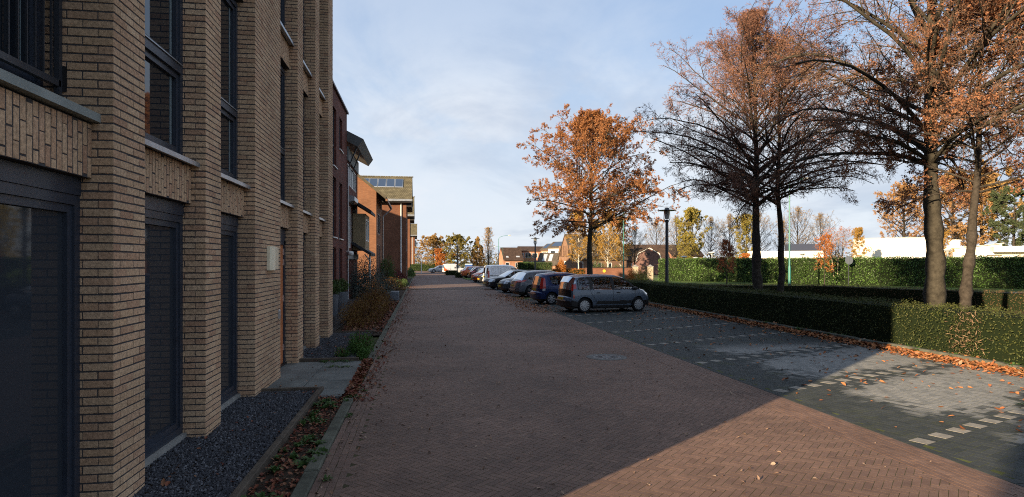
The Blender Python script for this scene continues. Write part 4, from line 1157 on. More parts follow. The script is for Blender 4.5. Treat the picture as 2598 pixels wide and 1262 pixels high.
shrub('shrub', 'low spreading shrub in golden and rust autumn leaf at the road edge', (-1.85, 21.4, 0), .9, 3.6, .85, GOLDSHRUB, 11000, .05, 42)
shrub('shrub', 'taller golden brown shrub behind the low spreading one', (-2.05, 27.4, 0), 1.05, 3.0, 1.15, GOLDSHRUB, 7000, .055, 43)
shrub('fern', 'bright green feathery plant at the corner of the far gravel bed', (-1.30, 13.7, 0), .30, .95, .55, FERN, 4200, .04, 44, squash=.8, cat='plant')
shrub('weed', 'small sprawling green weed at the edge of the gravel by the slabs', (-1.62, 13.2, 0), .22, .25, .28, FERN, 600, .035, 45, cat='plant')
shrub('shrub', 'dark red leaved shrub below the wall of the block with solar panels', (-2.6, 66, 0), 1.5, 4, 1.3, DARKRED, 3500, .12, 46)
shrub('shrub', 'round dark green bush beside the white downpipe of the gabled house', (-3.2, 58, 0), 1.0, 1.5, 2.5, L_GREEN, 3000, .12, 47, z0=.3)
shrub('shrub', 'yellow green shrub between the grey shrub and the road', (-2.1, 46, 0), 1.1, 2.6, 1.15, GOLDSHRUB, 3500, .08, 48)
shrub('shrub', 'low green ground shrub at the road edge below the dark red one', (-1.75, 54, 0), .75, 5.0, .75, L_GREEN, 4500, .09, 49)
shrub('shrub', 'green hedge plant at the foot of the second brick block', (-1.5, 95, 0), .8, 6, 1.4, L_GREEN, 3000, .18, 50)
POT = mat('grey_planter', (0.11, 0.12, 0.135), 0.6, 0.3, noise=(4, .8, 1.15))
for lb, loc, rr in (('tall grey planter, the nearer of two, with a leafy plant by the dark red wall', (-3.28, 23.6, 0), .24), ('wider grey planter, the farther of two, with a leafy plant by the dark red wall', (-3.25, 25.7, 0), .33)):
    t = thing('planter', lb, 'planter', loc, group='grey planters by the dark red wall')
    mb = MB(); mb.lathe([(.0, .0), (rr * .72, .0), (rr, .82), (rr * .93, .82), (rr * .9, .74), (0, .74)], sides=20); mb.build('pot', POT, t, smooth=False)
    c = MB(); r = np.random.default_rng(int(loc[1])); P = norm(r.normal(0, 1, (900, 3))) * (r.uniform(.2, 1, (900, 1)) ** .5) * np.array([.38, .38, .32]) + np.array([0, 0, 1.05])
    leafquads(c, P, .075, 5, 0); 
    for q in range(9): c.tube([(0, 0, .7), (random.uniform(-.15, .15), random.uniform(-.15, .15), .95), (random.uniform(-.3, .3), random.uniform(-.3, .3), 1.2)], [.012, .008, .004], 4, 1)
    c.build('plant', [L_GREEN, TWIG], t)
bc = thing('stone_block', 'grey stone block beside the golden shrub at the road edge', 'stone block', (-1.4, 33.6, 0))
mb = MB(); mb.bevbox(-.22, .22, -.5, .5, 0, .45, .03); mb.build('block', mat('blue_grey_stone', (.13, .15, .17), .8, noise=(5, .7, 1.2)), bc)
# ------------------------------------------------------------------ cars
def paint(name, c, metal=.35, rough=.32):
    return mat(name, c, rough, .45, metal=metal, coat=.45)


def car_glass():
    m = bpy.data.materials.new('car_glass'); m.use_nodes = True
    n, l = m.node_tree.nodes, m.node_tree.links; n.clear()
    o = n.new('ShaderNodeOutputMaterial'); mx = n.new('ShaderNodeMixShader'); fr = n.new('ShaderNodeFresnel'); fr.inputs[0].default_value = 1.95
    t = n.new('ShaderNodeBsdfTransparent'); t.inputs[0].default_value = (.72, .78, .78, 1); g = n.new('ShaderNodeBsdfGlossy'); g.inputs['Roughness'].default_value = .03
    l.new(fr.outputs[0], mx.inputs[0]); l.new(t.outputs[0], mx.inputs[1]); l.new(g.outputs[0], mx.inputs[2]); l.new(mx.outputs[0], o.inputs[0])
    return m


CARGLASS = car_glass()
SEAT = mat('dark_seat_fabric', (.025, .026, .03), .9, .1)
TYRE = mat('tyre_rubber', (0.014, 0.014, 0.015), .85, .2)
RIM = mat('wheel_silver', (0.42, 0.43, 0.44), .38, .5, metal=.55)
TRIM = mat('black_trim', (0.013, 0.013, 0.014), .45, .4)
TAIL = mat('red_lamp', (0.42, 0.022, 0.012), .18, .6, coat=.6)
LAMP = mat('clear_lamp', (0.55, 0.57, 0.58), .12, .7, metal=.3, coat=.6)
PLATE = mat('yellow_plate', (0.42, 0.27, 0.02), .5)
CHROME = mat('chrome', (0.6, 0.6, 0.61), .15, .5, metal=1.0)


def inpoly(x, z, poly):
    c = np.zeros(np.shape(x), bool); j = len(poly) - 1
    for i in range(len(poly)):
        (xi, zi), (xj, zj) = poly[i], poly[j]
        c ^= ((zi > z) != (zj > z)) & (x < (xj - xi) * (z - zi) / (zj - zi + 1e-9) + xi); j = i
    return c


def add_wheel(t, x, y, r, w, spokes, rimr, rimm, side):
    e = bpy.data.objects.new('wheel', None); COL.objects.link(e); e.parent = t; e.location = (x, y, r); e.empty_display_size = .1
    a = np.arange(28) * 2 * PI / 28
    prof = [(rimr, w * .38), (rimr + .01, w * .5), (r - .03, w * .5), (r, w * .3), (r, -w * .3), (r - .03, -w * .5), (rimr, -w * .5)]
    mb = MB(); v = [(q * math.cos(b), s * side, q * math.sin(b)) for q, s in prof for b in a]
    mb.add(v, [[i * 28 + j, i * 28 + (j + 1) % 28, (i + 1) * 28 + (j + 1) % 28, (i + 1) * 28 + j] for i in range(len(prof) - 1) for j in range(28)])
    mb.add([(rimr * math.cos(b), w * .12 * side, rimr * math.sin(b)) for b in a], [list(range(28))])
    mb.build('tyre', TYRE, e, smooth=False)
    mb = MB(); yo = w * .42 * side
    for r0, r1, d in ((rimr * .90, rimr, 0), (.0, rimr * .30, .012)):
        v = [(q * math.cos(b), yo + d * side, q * math.sin(b)) for q in (r0, r1) for b in a] + [(r1 * math.cos(b), yo - .03 * side, r1 * math.sin(b)) for b in a]
        mb.add(v, [[i * 28 + j, i * 28 + (j + 1) % 28, (i + 1) * 28 + (j + 1) % 28, (i + 1) * 28 + j] for i in range(2) for j in range(28)])
    for k in range(spokes):
        b = 2 * PI * k / spokes; c, s = math.cos(b), math.sin(b)
        hw0, hw1 = rimr * .55 * math.sin(PI / spokes) * .62, rimr * math.sin(PI / spokes) * (.62 if spokes > 7 else .40)
        mb.add([(q * c - h * s, yo + d * side, q * s + h * c) for q, h, d in ((rimr * .25, -hw0, .008), (rimr * .25, hw0, .008), (rimr * .93, hw1, 0), (rimr * .93, -hw1, 0))], [[0, 1, 2, 3]])
    mb.build('rim', rimm, e)


def car(label, spec, near, which, rz, col, group='cars parked in the row of angled bays', step=.04, ns=30, sc=1.0, name='parked_car', cat='car'):
    """near: world (x, y) where the near wheel touches the ground; which: 'rear' or 'front'; rz heading"""
    L, W, H, belt = spec['L'], spec['W'], spec['H'], spec['belt']
    prof = np.array(spec['prof'], float)
    wr, wf, R = spec['wr'], spec['wf'], spec['R']
    facing_away = math.cos(rz) > 0
    ny = (-1 if facing_away else 1) * (W / 2 - .10)
    nx = wr if which == 'rear' else wf
    ca, sa = math.cos(rz), math.sin(rz)
    loc = (near[0] - (nx * ca - ny * sa) * sc, near[1] - (nx * sa + ny * ca) * sc, 0)
    t = thing(name, label, cat, loc, rz, group, (sc, sc, sc))
    pm = paint(name + '_paint', col) if not isinstance(col, bpy.types.Material) else col
    seg = np.linalg.norm(np.diff(prof, axis=0), axis=1); cum = np.concatenate([[0], np.cumsum(seg)])
    sv = np.unique(np.concatenate([np.linspace(0, cum[-1], int(cum[-1] / step)), cum]))
    X = np.interp(sv, cum, prof[:, 0]); ZT = np.interp(sv, cum, prof[:, 1]); n = len(sv)
    tum = spec.get('tum', .17); rc = .07
    sill = spec.get('sill', .2)

    def plan(x):
        q = np.clip((np.abs(x) - (L / 2 - .7)) / .7, 0, 1); return 1 - .09 * q ** 2

    def sec(z):
        lo = 1 - .05 * ((z - .62) / .5) ** 2; b = 1 - .05 * ((belt - .62) / .5) ** 2
        return np.where(z < belt, lo, b - .012 - (tum / (W / 2)) * (np.clip(z - belt, 0, None) / (H - belt)) ** 1.1)

    def shift(x, f):
        wr_ = np.clip((-x - (L / 2 - .55)) / .55, 0, 1); wf_ = np.clip((x - (L / 2 - .75)) / .75, 0, 1)
        return x + (.20 * wr_ - .30 * wf_) * np.abs(f) ** 3.5

    ZB = np.full(n, sill); ra = R + .065
    for wx in (wr, wf):
        d = np.abs(X - wx); k = d < ra; ZB[k] = np.maximum(ZB[k], R + np.sqrt(ra ** 2 - d[k] ** 2))
    ends = np.clip((np.abs(X) - (L / 2 - .45)) / .45, 0, 1); ZB = np.maximum(ZB, sill + ends * .08)
    zt_ = np.maximum(ZT - rc, .24); ZB = np.minimum(ZB, zt_ - .005)
    nt = 7
    rows = []
    for j in range(ns + 1):
        z = ZB + (zt_ - ZB) * j / ns; y = W / 2 * plan(X) * sec(z); rows.append((shift(X, 1.0), y, z, X, np.ones(n)))
    yt = rows[-1][1]
    for k in range(1, nt + 1):
        f = 1 - k / nt; f2 = math.sin(f * PI / 2) if f > .0 else 0.0
        y = yt * f2; z = zt_ + rc * (1 - f2 ** 3) * np.clip((ZT - .2) / .3, 0, 1); rows.append((shift(X, f2), y, z, X, np.full(n, f2)))
    G = np.array([np.stack(q[:3], 1) for q in rows])                  # rows x stations x 3
    m = len(rows)
    XX = np.array([q[3] for q in rows]); FF = np.array([q[4] for q in rows])
    cz = (G[:-1, :-1, 2] + G[1:, 1:, 2] + G[:-1, 1:, 2] + G[1:, :-1, 2]) / 4
    cx = (XX[:-1, :-1] + XX[:-1, 1:]) / 2; cf = (FF[:-1, :-1] + FF[1:, 1:]) / 2
    side = (np.arange(m - 1) < ns)[:, None] & np.ones((1, n - 1), bool)
    cls = np.zeros((m - 1, n - 1), int)                              # 0 paint 1 side glass 2 windscreen 3 rear glass 4 tail 5 head 6 trim 7 pillar 8 tailgate
    for poly in spec.get('trim', []): cls[side & inpoly(cx, cz, poly)] = 6
    for poly in spec.get('pillar', []): cls[side & inpoly(cx, cz, poly)] = 7
    for poly in spec.get('glass', []): cls[side & inpoly(cx, cz, poly)] = 1
    sc = (sv[:-1] + sv[1:]) / 2; sc = np.tile(sc[None], (m - 1, 1))
    q0, q1 = spec['screen']; cls[~side & (sc > cum[q0]) & (sc < cum[q1]) & (cf < .965)] = 2
    q0, q1 = spec['rearglass']; cls[~side & (sc > cum[q0]) & (sc < cum[q1]) & (cf < .955)] = 3
    rear = (cx < 0) & ~side; front = (cx > L / 4) & ~side
    if 'tailgate' in spec:
        z0, z1 = spec['tailgate']; cls[rear & (cz > z0) & (cz < z1) & (cf < .93) & (cls == 0)] = 8
    for poly in spec.get('tail', []): cls[side & inpoly(cx, cz, poly)] = 4
    for z0, z1, f0, f1 in spec.get('tailr', []): cls[rear & (cz > z0) & (cz < z1) & (cf > f0) & (cf < f1)] = 4
    for poly in spec.get('clear', []): cls[side & inpoly(cx, cz, poly)] = 9
    for poly in spec.get('head', []): cls[side & inpoly(cx, cz, poly)] = 5
    for z0, z1, f0, f1 in spec.get('headr', []): cls[front & (cz > z0) & (cz < z1) & (cf > f0) & (cf < f1)] = 5
    for z0, z1, f0, f1 in spec.get('grille', []): cls[front & (cz > z0) & (cz < z1) & (cf >= f0) & (cf < f1)] = 6
    if spec.get('lowtrim'): cls[(cz < spec['lowtrim']) & ((np.abs(cx) > L / 2 - .62) | (cz < .3)) & (cls == 0)] = 6
    idx = np.arange(m * n).reshape(m, n)
    F = np.stack([idx[:-1, :-1], idx[:-1, 1:], idx[1:, 1:], idx[1:, :-1]], -1)

    def patch(mbx, sel, sgn):
        f = F[sel]
        if not len(f): return False
        if sgn < 0: f = f[:, ::-1]
        u, inv = np.unique(f, return_inverse=True); v = G.reshape(-1, 3)[u] * np.array([1, sgn, 1])
        mbx.add(v, inv.reshape(-1, 4)); return True

    def made(name_, ids, mt, split=False, smooth=True, where=None):
        sel = np.isin(cls, ids)
        if where is not None: sel &= where
        for grp in (((1,), (-1,)) if split else ((1, -1),)):
            mbx = MB(); ok = [patch(mbx, sel, s) for s in grp]
            if any(ok): mbx.build(name_, mt, t, smooth=smooth)

    made('body', [0], pm); made('side_window', [1], CARGLASS, True); made('windscreen', [2], CARGLASS); made('rear_window', [3], CARGLASS)
    made('taillight', [4], TAIL, True); made('reversing_light', [9], LAMP, True); made('headlight', [5], LAMP, True); made('trim', [6], TRIM); made('pillar', [7], TRIM, True)
    made('tailgate', [8], spec.get('gate', pm))
    mb = MB(); mb.box(-L / 2 + .25, L / 2 - .3, -W / 2 + .27, W / 2 - .27, .17, .62); mb.box(wr + R + .12, wf - R - .12, -W / 2 + .12, W / 2 - .12, .16, .5); mb.build('underbody', BLACK, t)
    for sx, sw in ((wf - 1.25, 2), (wr + .1, 3)):
        for q in range(sw):
            yy = (q - (sw - 1) / 2) * (.72 if sw == 2 else .44); mb = MB(); zt2 = min(belt + .18, H - .3)
            mb.prism([(sx + .5, .55), (sx + .5, .66), (sx + .1, .66), (sx - .12, zt2), (sx - .24, zt2), (sx - .1, .55)], yy - .22, yy + .22, axis=1)
            mb.prism([(sx - .12, zt2 + .02), (sx - .14, zt2 + .19), (sx - .24, zt2 + .19), (sx - .24, zt2 + .02)], yy - .12, yy + .12, axis=1); mb.build('seat', SEAT, t)
    mb = MB(); mb.prism([(wf - .25, .5), (wf - .25, belt - .02), (wf - .62, belt - .06), (wf - .6, .5)], -W / 2 + .2, W / 2 - .2, axis=1); mb.build('dashboard', SEAT, t)
    for wx in (wr, wf):
        for s in (-1, 1): add_wheel(t, wx, s * (W / 2 - .115), R, .2, spec.get('spokes', 5), spec.get('rim', R * .66), spec.get('rimm', RIM), s)

    def surf(x, z, s, off=.004):
        return np.array([float(shift(np.float64(x), 1.0)), s * (W / 2 * float(plan(np.float64(x))) * float(sec(np.float64(z))) + off), z])
    mb = MB()
    for line in spec.get('seams', []):
        for s in (-1, 1):
            for (xa, za), (xb, zb) in zip(line[:-1], line[1:]):
                kk = max(1, int(math.hypot(xb - xa, zb - za) / .12)); 
                for q in range(kk):
                    A = surf(xa + (xb - xa) * q / kk, za + (zb - za) * q / kk, s); B = surf(xa + (xb - xa) * (q + 1) / kk, za + (zb - za) * (q + 1) / kk, s)
                    dv = B - A; pv = np.array([-dv[2], 0, dv[0]]); pv /= np.linalg.norm(pv) + 1e-9; pv *= .005
                    mb.quad(A - pv, B - pv, B + pv, A + pv)
    if mb.n: mb.build('door_seam', TRIM, t)
    for (x, z) in spec.get('handles', []):
        for s in (-1, 1):
            mb = MB(); p = surf(x, z, s, 0); mb.tube([p + (-.10, -s * .01, 0), p + (-.05, s * .03, .004), p + (.05, s * .03, .004), p + (.10, -s * .01, 0)], [.012, .018, .018, .012], 6); mb.build('door_handle', spec.get('handlem', TRIM), t, smooth=True)
    mx, mz = spec['mirror']
    for s in (-1, 1):
        p = surf(mx, mz, s, .09); mb = MB()
        pr = [(.02, -.10), (.06, -.08), (.075, 0), (.06, .08), (.02, .10)]
        mb.tube([p + (.06, q, 0) for r_, q in pr], [.035, .075, .085, .075, .04], 8, cap=True); mb.build('mirror', spec.get('mirm', TRIM), t, smooth=True)
    if 'plate' in spec:
        z = spec['plate']; x = float(np.interp(z, prof[:6, 1], prof[:6, 0])) - .012
        mb = MB(); mb.box(x - .008, x + .04, -.26, .26, z - .055, z + .055); mb.build('number_plate', PLATE, t)
    x = L / 2 + .006; z = spec.get('fplate', .46); mb = MB(); mb.box(x - .05, x + .01, -.26, .26, z - .055, z + .055); mb.build('number_plate', PLATE, t)
    for (x0, x1, z0, z1) in spec.get('chrome', []):
        mb = MB(); mb.box(x0, x1, -W * .33, W * .33, z0, z1); mb.build('bumper_strip', CHROME, t)
    return t


MPV = dict(L=4.08, W=1.75, H=1.63, belt=.98, wr=-1.27, wf=1.30, R=.31, spokes=12, rim=.215, sill=.22, lowtrim=.5,
           prof=[(-2.03, .30), (-2.05, .50), (-2.02, .66), (-1.96, .70), (-1.95, 1.0), (-1.88, 1.30), (-1.72, 1.54), (-1.2, 1.61), (-.4, 1.63), (.3, 1.60), (.62, 1.52), (1.36, 1.04), (1.72, .95), (1.93, .80), (2.03, .60), (2.04, .30)],
           screen=(10, 11), rearglass=(4, 6), tailgate=(.68, 1.0), gate=paint('tailgate_black', (.014, .015, .017)),
           glass=[[(-1.58, 1.02), (-1.60, 1.30), (-1.50, 1.42), (-1.06, 1.46), (-1.04, 1.0), (-1.48, .99)], [(-.86, .99), (-.92, 1.47), (-.06, 1.49), (.02, .99)], [(.14, .99), (.10, 1.49), (.42, 1.48), (.66, 1.38), (1.06, 1.05), (1.08, .99)], [(1.14, 1.0), (1.14, 1.06), (1.0, 1.2), (1.30, 1.0)]],
           pillar=[[(-1.64, .97), (-1.66, 1.32), (-1.52, 1.47), (-1.0, 1.51), (.5, 1.52), (.72, 1.41), (1.36, 1.0), (1.36, .97)]],
           tail=[[(-1.96, 1.0), (-1.9, 1.22), (-1.72, 1.2), (-1.72, 1.02)], [(-2.0, .62), (-2.0, .76), (-1.86, .76), (-1.86, .62)]], tailr=[(.92, 1.2, .86, 1.01)], clear=[[(-1.9, 1.225), (-1.86, 1.34), (-1.78, 1.44), (-1.7, 1.25)]],
           head=[[(1.62, .92), (1.9, .86), (2.05, .68), (1.9, .70), (1.7, .80)]], headr=[(.66, .86, .66, 1.01)], grille=[(.3, .58, 0, .8)],
           trim=[[(-.75, .34), (-.72, .50), (.98, .50), (1.0, .36)], [(-2.1, .2), (-2.1, .55), (-1.78, .5), (-1.7, .2)], [(1.75, .2), (1.8, .45), (2.1, .55), (2.1, .2)]],
           seams=[[(-1.0, .97), (-1.0, .88), (-.82, .62), (-.70, .42)], [(.07, .97), (.05, .3)], [(1.12, .97), (1.1, .5)], [(-1.94, .66), (-1.6, .70)]], handles=[(-.66, .84), (.30, .84)], mirror=(1.02, 1.02), plate=.6,
           chrome=[(-2.075, -2.04, .50, .545)])
HATCH = dict(L=3.74, W=1.68, H=1.59, belt=.97, wr=-1.14, wf=1.22, R=.29, spokes=7, rim=.2, sill=.22, lowtrim=.28,
             prof=[(-1.85, .30), (-1.88, .50), (-1.84, .62), (-1.77, .66), (-1.74, .98), (-1.62, 1.40), (-1.50, 1.52), (-.9, 1.58), (-.1, 1.59), (.42, 1.50), (1.12, 1.02), (1.5, .92), (1.75, .76), (1.86, .55), (1.87, .3)],
             screen=(9, 10), rearglass=(4, 5),
             glass=[[(-1.1, 1.04), (-1.22, 1.38), (-.66, 1.43), (-.66, .98), (-.98, .98)], [(-.60, .98), (-.60, 1.43), (-.1, 1.45), (-.06, .98)], [(.02, .98), (0, 1.45), (.32, 1.42), (.92, 1.03), (.94, .98)]],
             tail=[[(-1.74, .80), (-1.66, 1.34), (-1.52, 1.34), (-1.50, .80)]], tailr=[(.78, 1.34, .84, 1.01)], clear=[[(-1.76, .68), (-1.76, .79), (-1.56, .79), (-1.58, .68)]],
             head=[[(1.4, .86), (1.7, .80), (1.85, .62), (1.6, .66)]], headr=[(.62, .8, .66, 1.01)], grille=[(.3, .5, 0, .8)],
             seams=[[(-.63, .97), (-.75, .75), (-.8, .3)], [(-.02, .97), (-.02, .28)], [(.98, .97), (.98, .5)]], handles=[(-.5, .86), (.18, .86)], mirror=(.86, 1.02), plate=.74, chrome=[(-1.90, -1.86, .52, .56)], mirm=None)
SUV = dict(L=4.57, W=1.88, H=1.62, belt=1.02, wr=-1.33, wf=1.40, R=.36, spokes=5, rim=.26, sill=.26, lowtrim=.36, tum=.22,
           prof=[(-2.24, .35), (-2.28, .60), (-2.22, .78), (-2.16, .98), (-2.02, 1.08), (-1.62, 1.50), (-1.42, 1.57), (-.6, 1.62), (.1, 1.60), (.55, 1.50), (1.25, 1.06), (1.75, .98), (2.15, .82), (2.27, .6), (2.28, .35)],
           screen=(9, 10), rearglass=(4, 5),
           glass=[[(-1.55, 1.16), (-1.2, 1.38), (-.5, 1.47), (-.42, 1.04), (-1.42, 1.08)], [(-.36, 1.04), (-.42, 1.48), (.3, 1.48), (.5, 1.42), (1.05, 1.08), (1.05, 1.04)]],
           tail=[[(-2.24, .90), (-2.2, 1.02), (-1.62, 1.06), (-1.75, .95)]], tailr=[(.9, 1.02, .5, 1.01)], head=[[(1.65, .88), (2.1, .82), (2.2, .70), (1.8, .74)]], headr=[(.68, .84, .6, 1.01)], grille=[(.35, .78, 0, .55)],
           trim=[[(-1.75, .2), (-1.75, .62), (-1.6, .78), (-1.33, .84), (-1.06, .78), (-.9, .62), (-.88, .3), (.95, .3), (1.0, .62), (1.4, .84), (1.8, .62), (1.8, .2)]][:0],
           seams=[[(-.39, 1.03), (-.5, .8), (-.6, .3)], [(.42, 1.03), (.42, .3)]], handles=[(-.85, .95), (.1, .95)], mirror=(.95, 1.08), plate=.70, rimm=mat('dark_alloy', (.16, .16, .17), .3, .5, metal=.7), mirm=None, chrome=[(-2.30, -2.26, .44, .5)])
SEDAN = dict(L=4.78, W=1.82, H=1.46, belt=.92, wr=-1.42, wf=1.43, R=.325, spokes=7, rim=.23, sill=.2, lowtrim=.26, tum=.2,
             prof=[(-2.36, .35), (-2.39, .6), (-2.32, .80), (-2.2, .96), (-1.75, 1.0), (-1.05, 1.38), (-.5, 1.455), (.0, 1.46), (.35, 1.40), (1.12, .98), (1.7, .91), (2.15, .80), (2.34, .62), (2.39, .32)],
             screen=(8, 9), rearglass=(4, 5),
             glass=[[(-1.5, .98), (-1.0, 1.28), (-.45, 1.36), (-.42, .94), (-1.45, .94)], [(-.34, .94), (-.36, 1.37), (.2, 1.36), (.38, 1.28), (.92, .98), (.92, .94)]],
             tail=[[(-2.4, .68), (-2.34, .88), (-1.98, .90), (-2.0, .70)]], tailr=[(.68, .88, .55, 1.01)], head=[[(1.95, .80), (2.2, .76), (2.34, .6), (2.05, .6)]], headr=[(.58, .78, .58, .98)], grille=[(.46, .76, 0, .34), (.22, .36, 0, .8)],
             seams=[[(-.38, .93), (-.38, .25)], [(.98, .93), (.95, .4)]], handles=[(-.75, .85), (.2, .85)], mirror=(.8, .98), plate=.72, chrome=[(2.375, 2.41, .43, .47)], handlem=CHROME, mirm=None)
VAN = dict(L=4.3, W=1.80, H=1.83, belt=1.10, wr=-1.25, wf=1.35, R=.31, spokes=9, rim=.19, sill=.24, lowtrim=.4, tum=.10,
           prof=[(-2.11, .35), (-2.15, .52), (-2.08, .62), (-2.06, 1.1), (-2.0, 1.60), (-1.9, 1.77), (-1.4, 1.82), (-.2, 1.83), (.35, 1.74), (1.25, 1.12), (1.75, .98), (2.05, .8), (2.14, .55), (2.15, .3)],
           screen=(8, 9), rearglass=(3, 4), glass=[[(.2, 1.12), (.12, 1.55), (.5, 1.55), (1.05, 1.14)]],
           tail=[[(-2.08, .72), (-2.06, 1.32), (-1.94, 1.32), (-1.94, .72)]], tailr=[(.72, 1.3, .90, 1.01)], head=[[(1.7, .88), (1.95, .82), (2.1, .66), (1.8, .7)]], headr=[(.66, .84, .6, 1.01)], grille=[(.4, .6, 0, .7)],
           trim=[[(-1.9, .885), (-1.9, .925), (-.3, .925), (-.3, .885)]], seams=[[(.1, 1.6), (.1, .3)], [(-.85, 1.55), (-.85, .35)]], handles=[(.3, 1.0)], mirror=(1.0, 1.18), plate=.8)
MINI = dict(L=3.85, W=1.70, H=1.42, belt=.93, wr=-1.22, wf=1.25, R=.30, spokes=5, rim=.21, sill=.2, lowtrim=.34, tum=.16,
            prof=[(-1.88, .35), (-1.92, .6), (-1.82, .9), (-1.7, 1.0), (-1.45, 1.33), (-1.3, 1.39), (-.4, 1.42), (.2, 1.40), (.4, 1.36), (.95, .99), (1.45, .92), (1.75, .80), (1.9, .6), (1.92, .3)],
            screen=(8, 9), rearglass=(3, 4), glass=[[(-1.35, 1.0), (-1.2, 1.28), (-.5, 1.32), (-.45, .95), (-1.3, .95)], [(-.38, .95), (-.4, 1.32), (.2, 1.31), (.35, 1.27), (.8, .98), (.8, .95)]],
            tail=[[(-1.92, .7), (-1.85, .9), (-1.65, .9), (-1.65, .7)]], head=[[(1.42, .84), (1.5, .88), (1.66, .84), (1.74, .74), (1.66, .64), (1.5, .62), (1.42, .70)]], headr=[(.62, .82, .62, .97)], grille=[(.36, .6, 0, .55)],
            seams=[[(.85, .93), (.85, .3)], [(-.42, .93), (-.42, .3)]], handles=[(-.25, .86)], mirror=(.72, 1.0), plate=.7, rimm=mat('black_alloy', (.03, .03, .03), .35, .5), chrome=[(1.90, 1.935, .60, .63)])
for s_, m_ in ((HATCH, None), (SUV, None), (SEDAN, None)): s_['mirm'] = TRIM
CROSS = dict(SUV); CROSS.update(L=4.35, H=1.55, prof=[(x * .95, z * .957) for x, z in SUV['prof']], wr=-1.27, wf=1.33, R=.33, rim=.23)
A0 = math.radians(9)
A1 = math.radians(12) + PI
G0 = lambda px, py: tuple(at(px, py, FPX * CAMH / (py - HOR))[:2])
car('grey compact people carrier with black tailgate parked nose to the hedge, nearest the viewer', MPV, G0(1482, 794), 'rear', A0, (.10, .13, .172), sc=.94)
car('dark blue hatchback with tall red rear lamps parked just beyond the grey people carrier', HATCH, G0(1398, 773), 'rear', A0, (.008, .023, .088), sc=.96)
car('mid grey crossover with slim tail lamps beyond the dark blue hatchback', SUV, G0(1348, 755), 'rear', A0, (.105, .12, .145), sc=.96)
car('small dark grey hatchback with round headlights facing the road beside the grey crossover', MINI, G0(1301, 744), 'front', A1, (.05, .056, .062))
car('black saloon with chrome bumper strip facing the road', SEDAN, G0(1269, 735), 'front', A1, (.010, .012, .018))
car('white panel van with black side strip parked beyond the black saloon', VAN, (6.3, 51.6), 'rear', A0, (.80, .81, .82), name='parked_van', cat='van')
car('black crossover facing the road beyond the white panel van', CROSS, (6.4, 57.2), 'front', A1, (.011, .012, .015), step=.06, ns=22)
car('orange hatchback with clear headlights facing the road', HATCH, (5.9, 61.5), 'front', A1, (.46, .085, .018), step=.06, ns=22)
car('white hatchback in the row between the orange hatchback and the dark red car', MINI, (6.8, 66.5), 'rear', A0, (.5, .53, .56), step=.06, ns=22)
car('dark red car with its tail to the road behind the white hatchback', CROSS, (6.6, 71.0), 'rear', A0, (.07, .012, .014), step=.06, ns=22)
car('orange car seen from behind beside the low dark hedge', CROSS, (6.2, 79.5), 'rear', A0, (.46, .10, .022), step=.06, ns=22)
car('pale silver blue car beyond the orange car', SEDAN, (7.0, 92.0), 'rear', A0, (.34, .40, .46), step=.07, ns=18)
v = car('white van with orange and red markings at the far end of the parking row', VAN, (4.7, 107.0), 'rear', A0, (.62, .63, .64), step=.07, ns=18, name='parked_van', cat='van')
mb = MB(); mb.add([(-2.0, -.905, .52), (-1.1, -.905, .52), (-1.75, -.91, 1.0), (-2.03, -.905, 1.15)], [[0, 1, 2, 3]]); mb.build('orange_marking', mat('orange_stripe', (.55, .12, .03), .5), v)
mb = MB()
for x in (-.2, .3):
    for q in (0, .16): mb.add([(x, -.915, 1.02 + q), (x + .34, -.915, 1.02 + q), (x + .34, -.905, 1.12 + q), (x, -.905, 1.12 + q)], [[0, 1, 2, 3]])
mb.build('side_marking', TRIM, v)
car('silver saloon at the far end of the street, parked facing the road', SEDAN, (2.5, 122.0), 'front', A1, (.42, .45, .48), step=.07, ns=18)
car('dark estate car half hidden behind the silver saloon at the far end', CROSS, (3.6, 131.0), 'front', A1, (.03, .035, .045), step=.07, ns=18)
# ------------------------------------------------------------------ houses across the lawn
ROOFBROWN = tile_mat('brown_roof_tiles', (0.055, 0.036, 0.028), (0.08, 0.052, 0.038))
ROOFGREY = tile_mat('grey_brown_roof_tiles', (0.085, 0.07, 0.055), (0.12, 0.098, 0.075))
SALMON = brick_mat('salmon_brick', (0.34, 0.155, 0.09), (0.40, 0.20, 0.12), (0.3, .2, .15))
BROWNBRICK = brick_mat('brown_brick', (0.19, 0.105, 0.068), (0.25, 0.145, 0.09), (0.16, .12, .09))
WHITEWALL = mat('white_render', (0.80, 0.76, 0.66), .8, noise=(.5, .92, 1.03))
ROSE = brick_mat('rose_brick', (0.15, 0.08, 0.068), (0.20, 0.11, 0.09), (0.14, .1, .09))


def gp(px, Z): p = at(px, HOR, Z); return (float(p[0]), float(p[1]), 0.0)


def zat(py, Z): return CAMH - (py - HOR) / FPX * Z


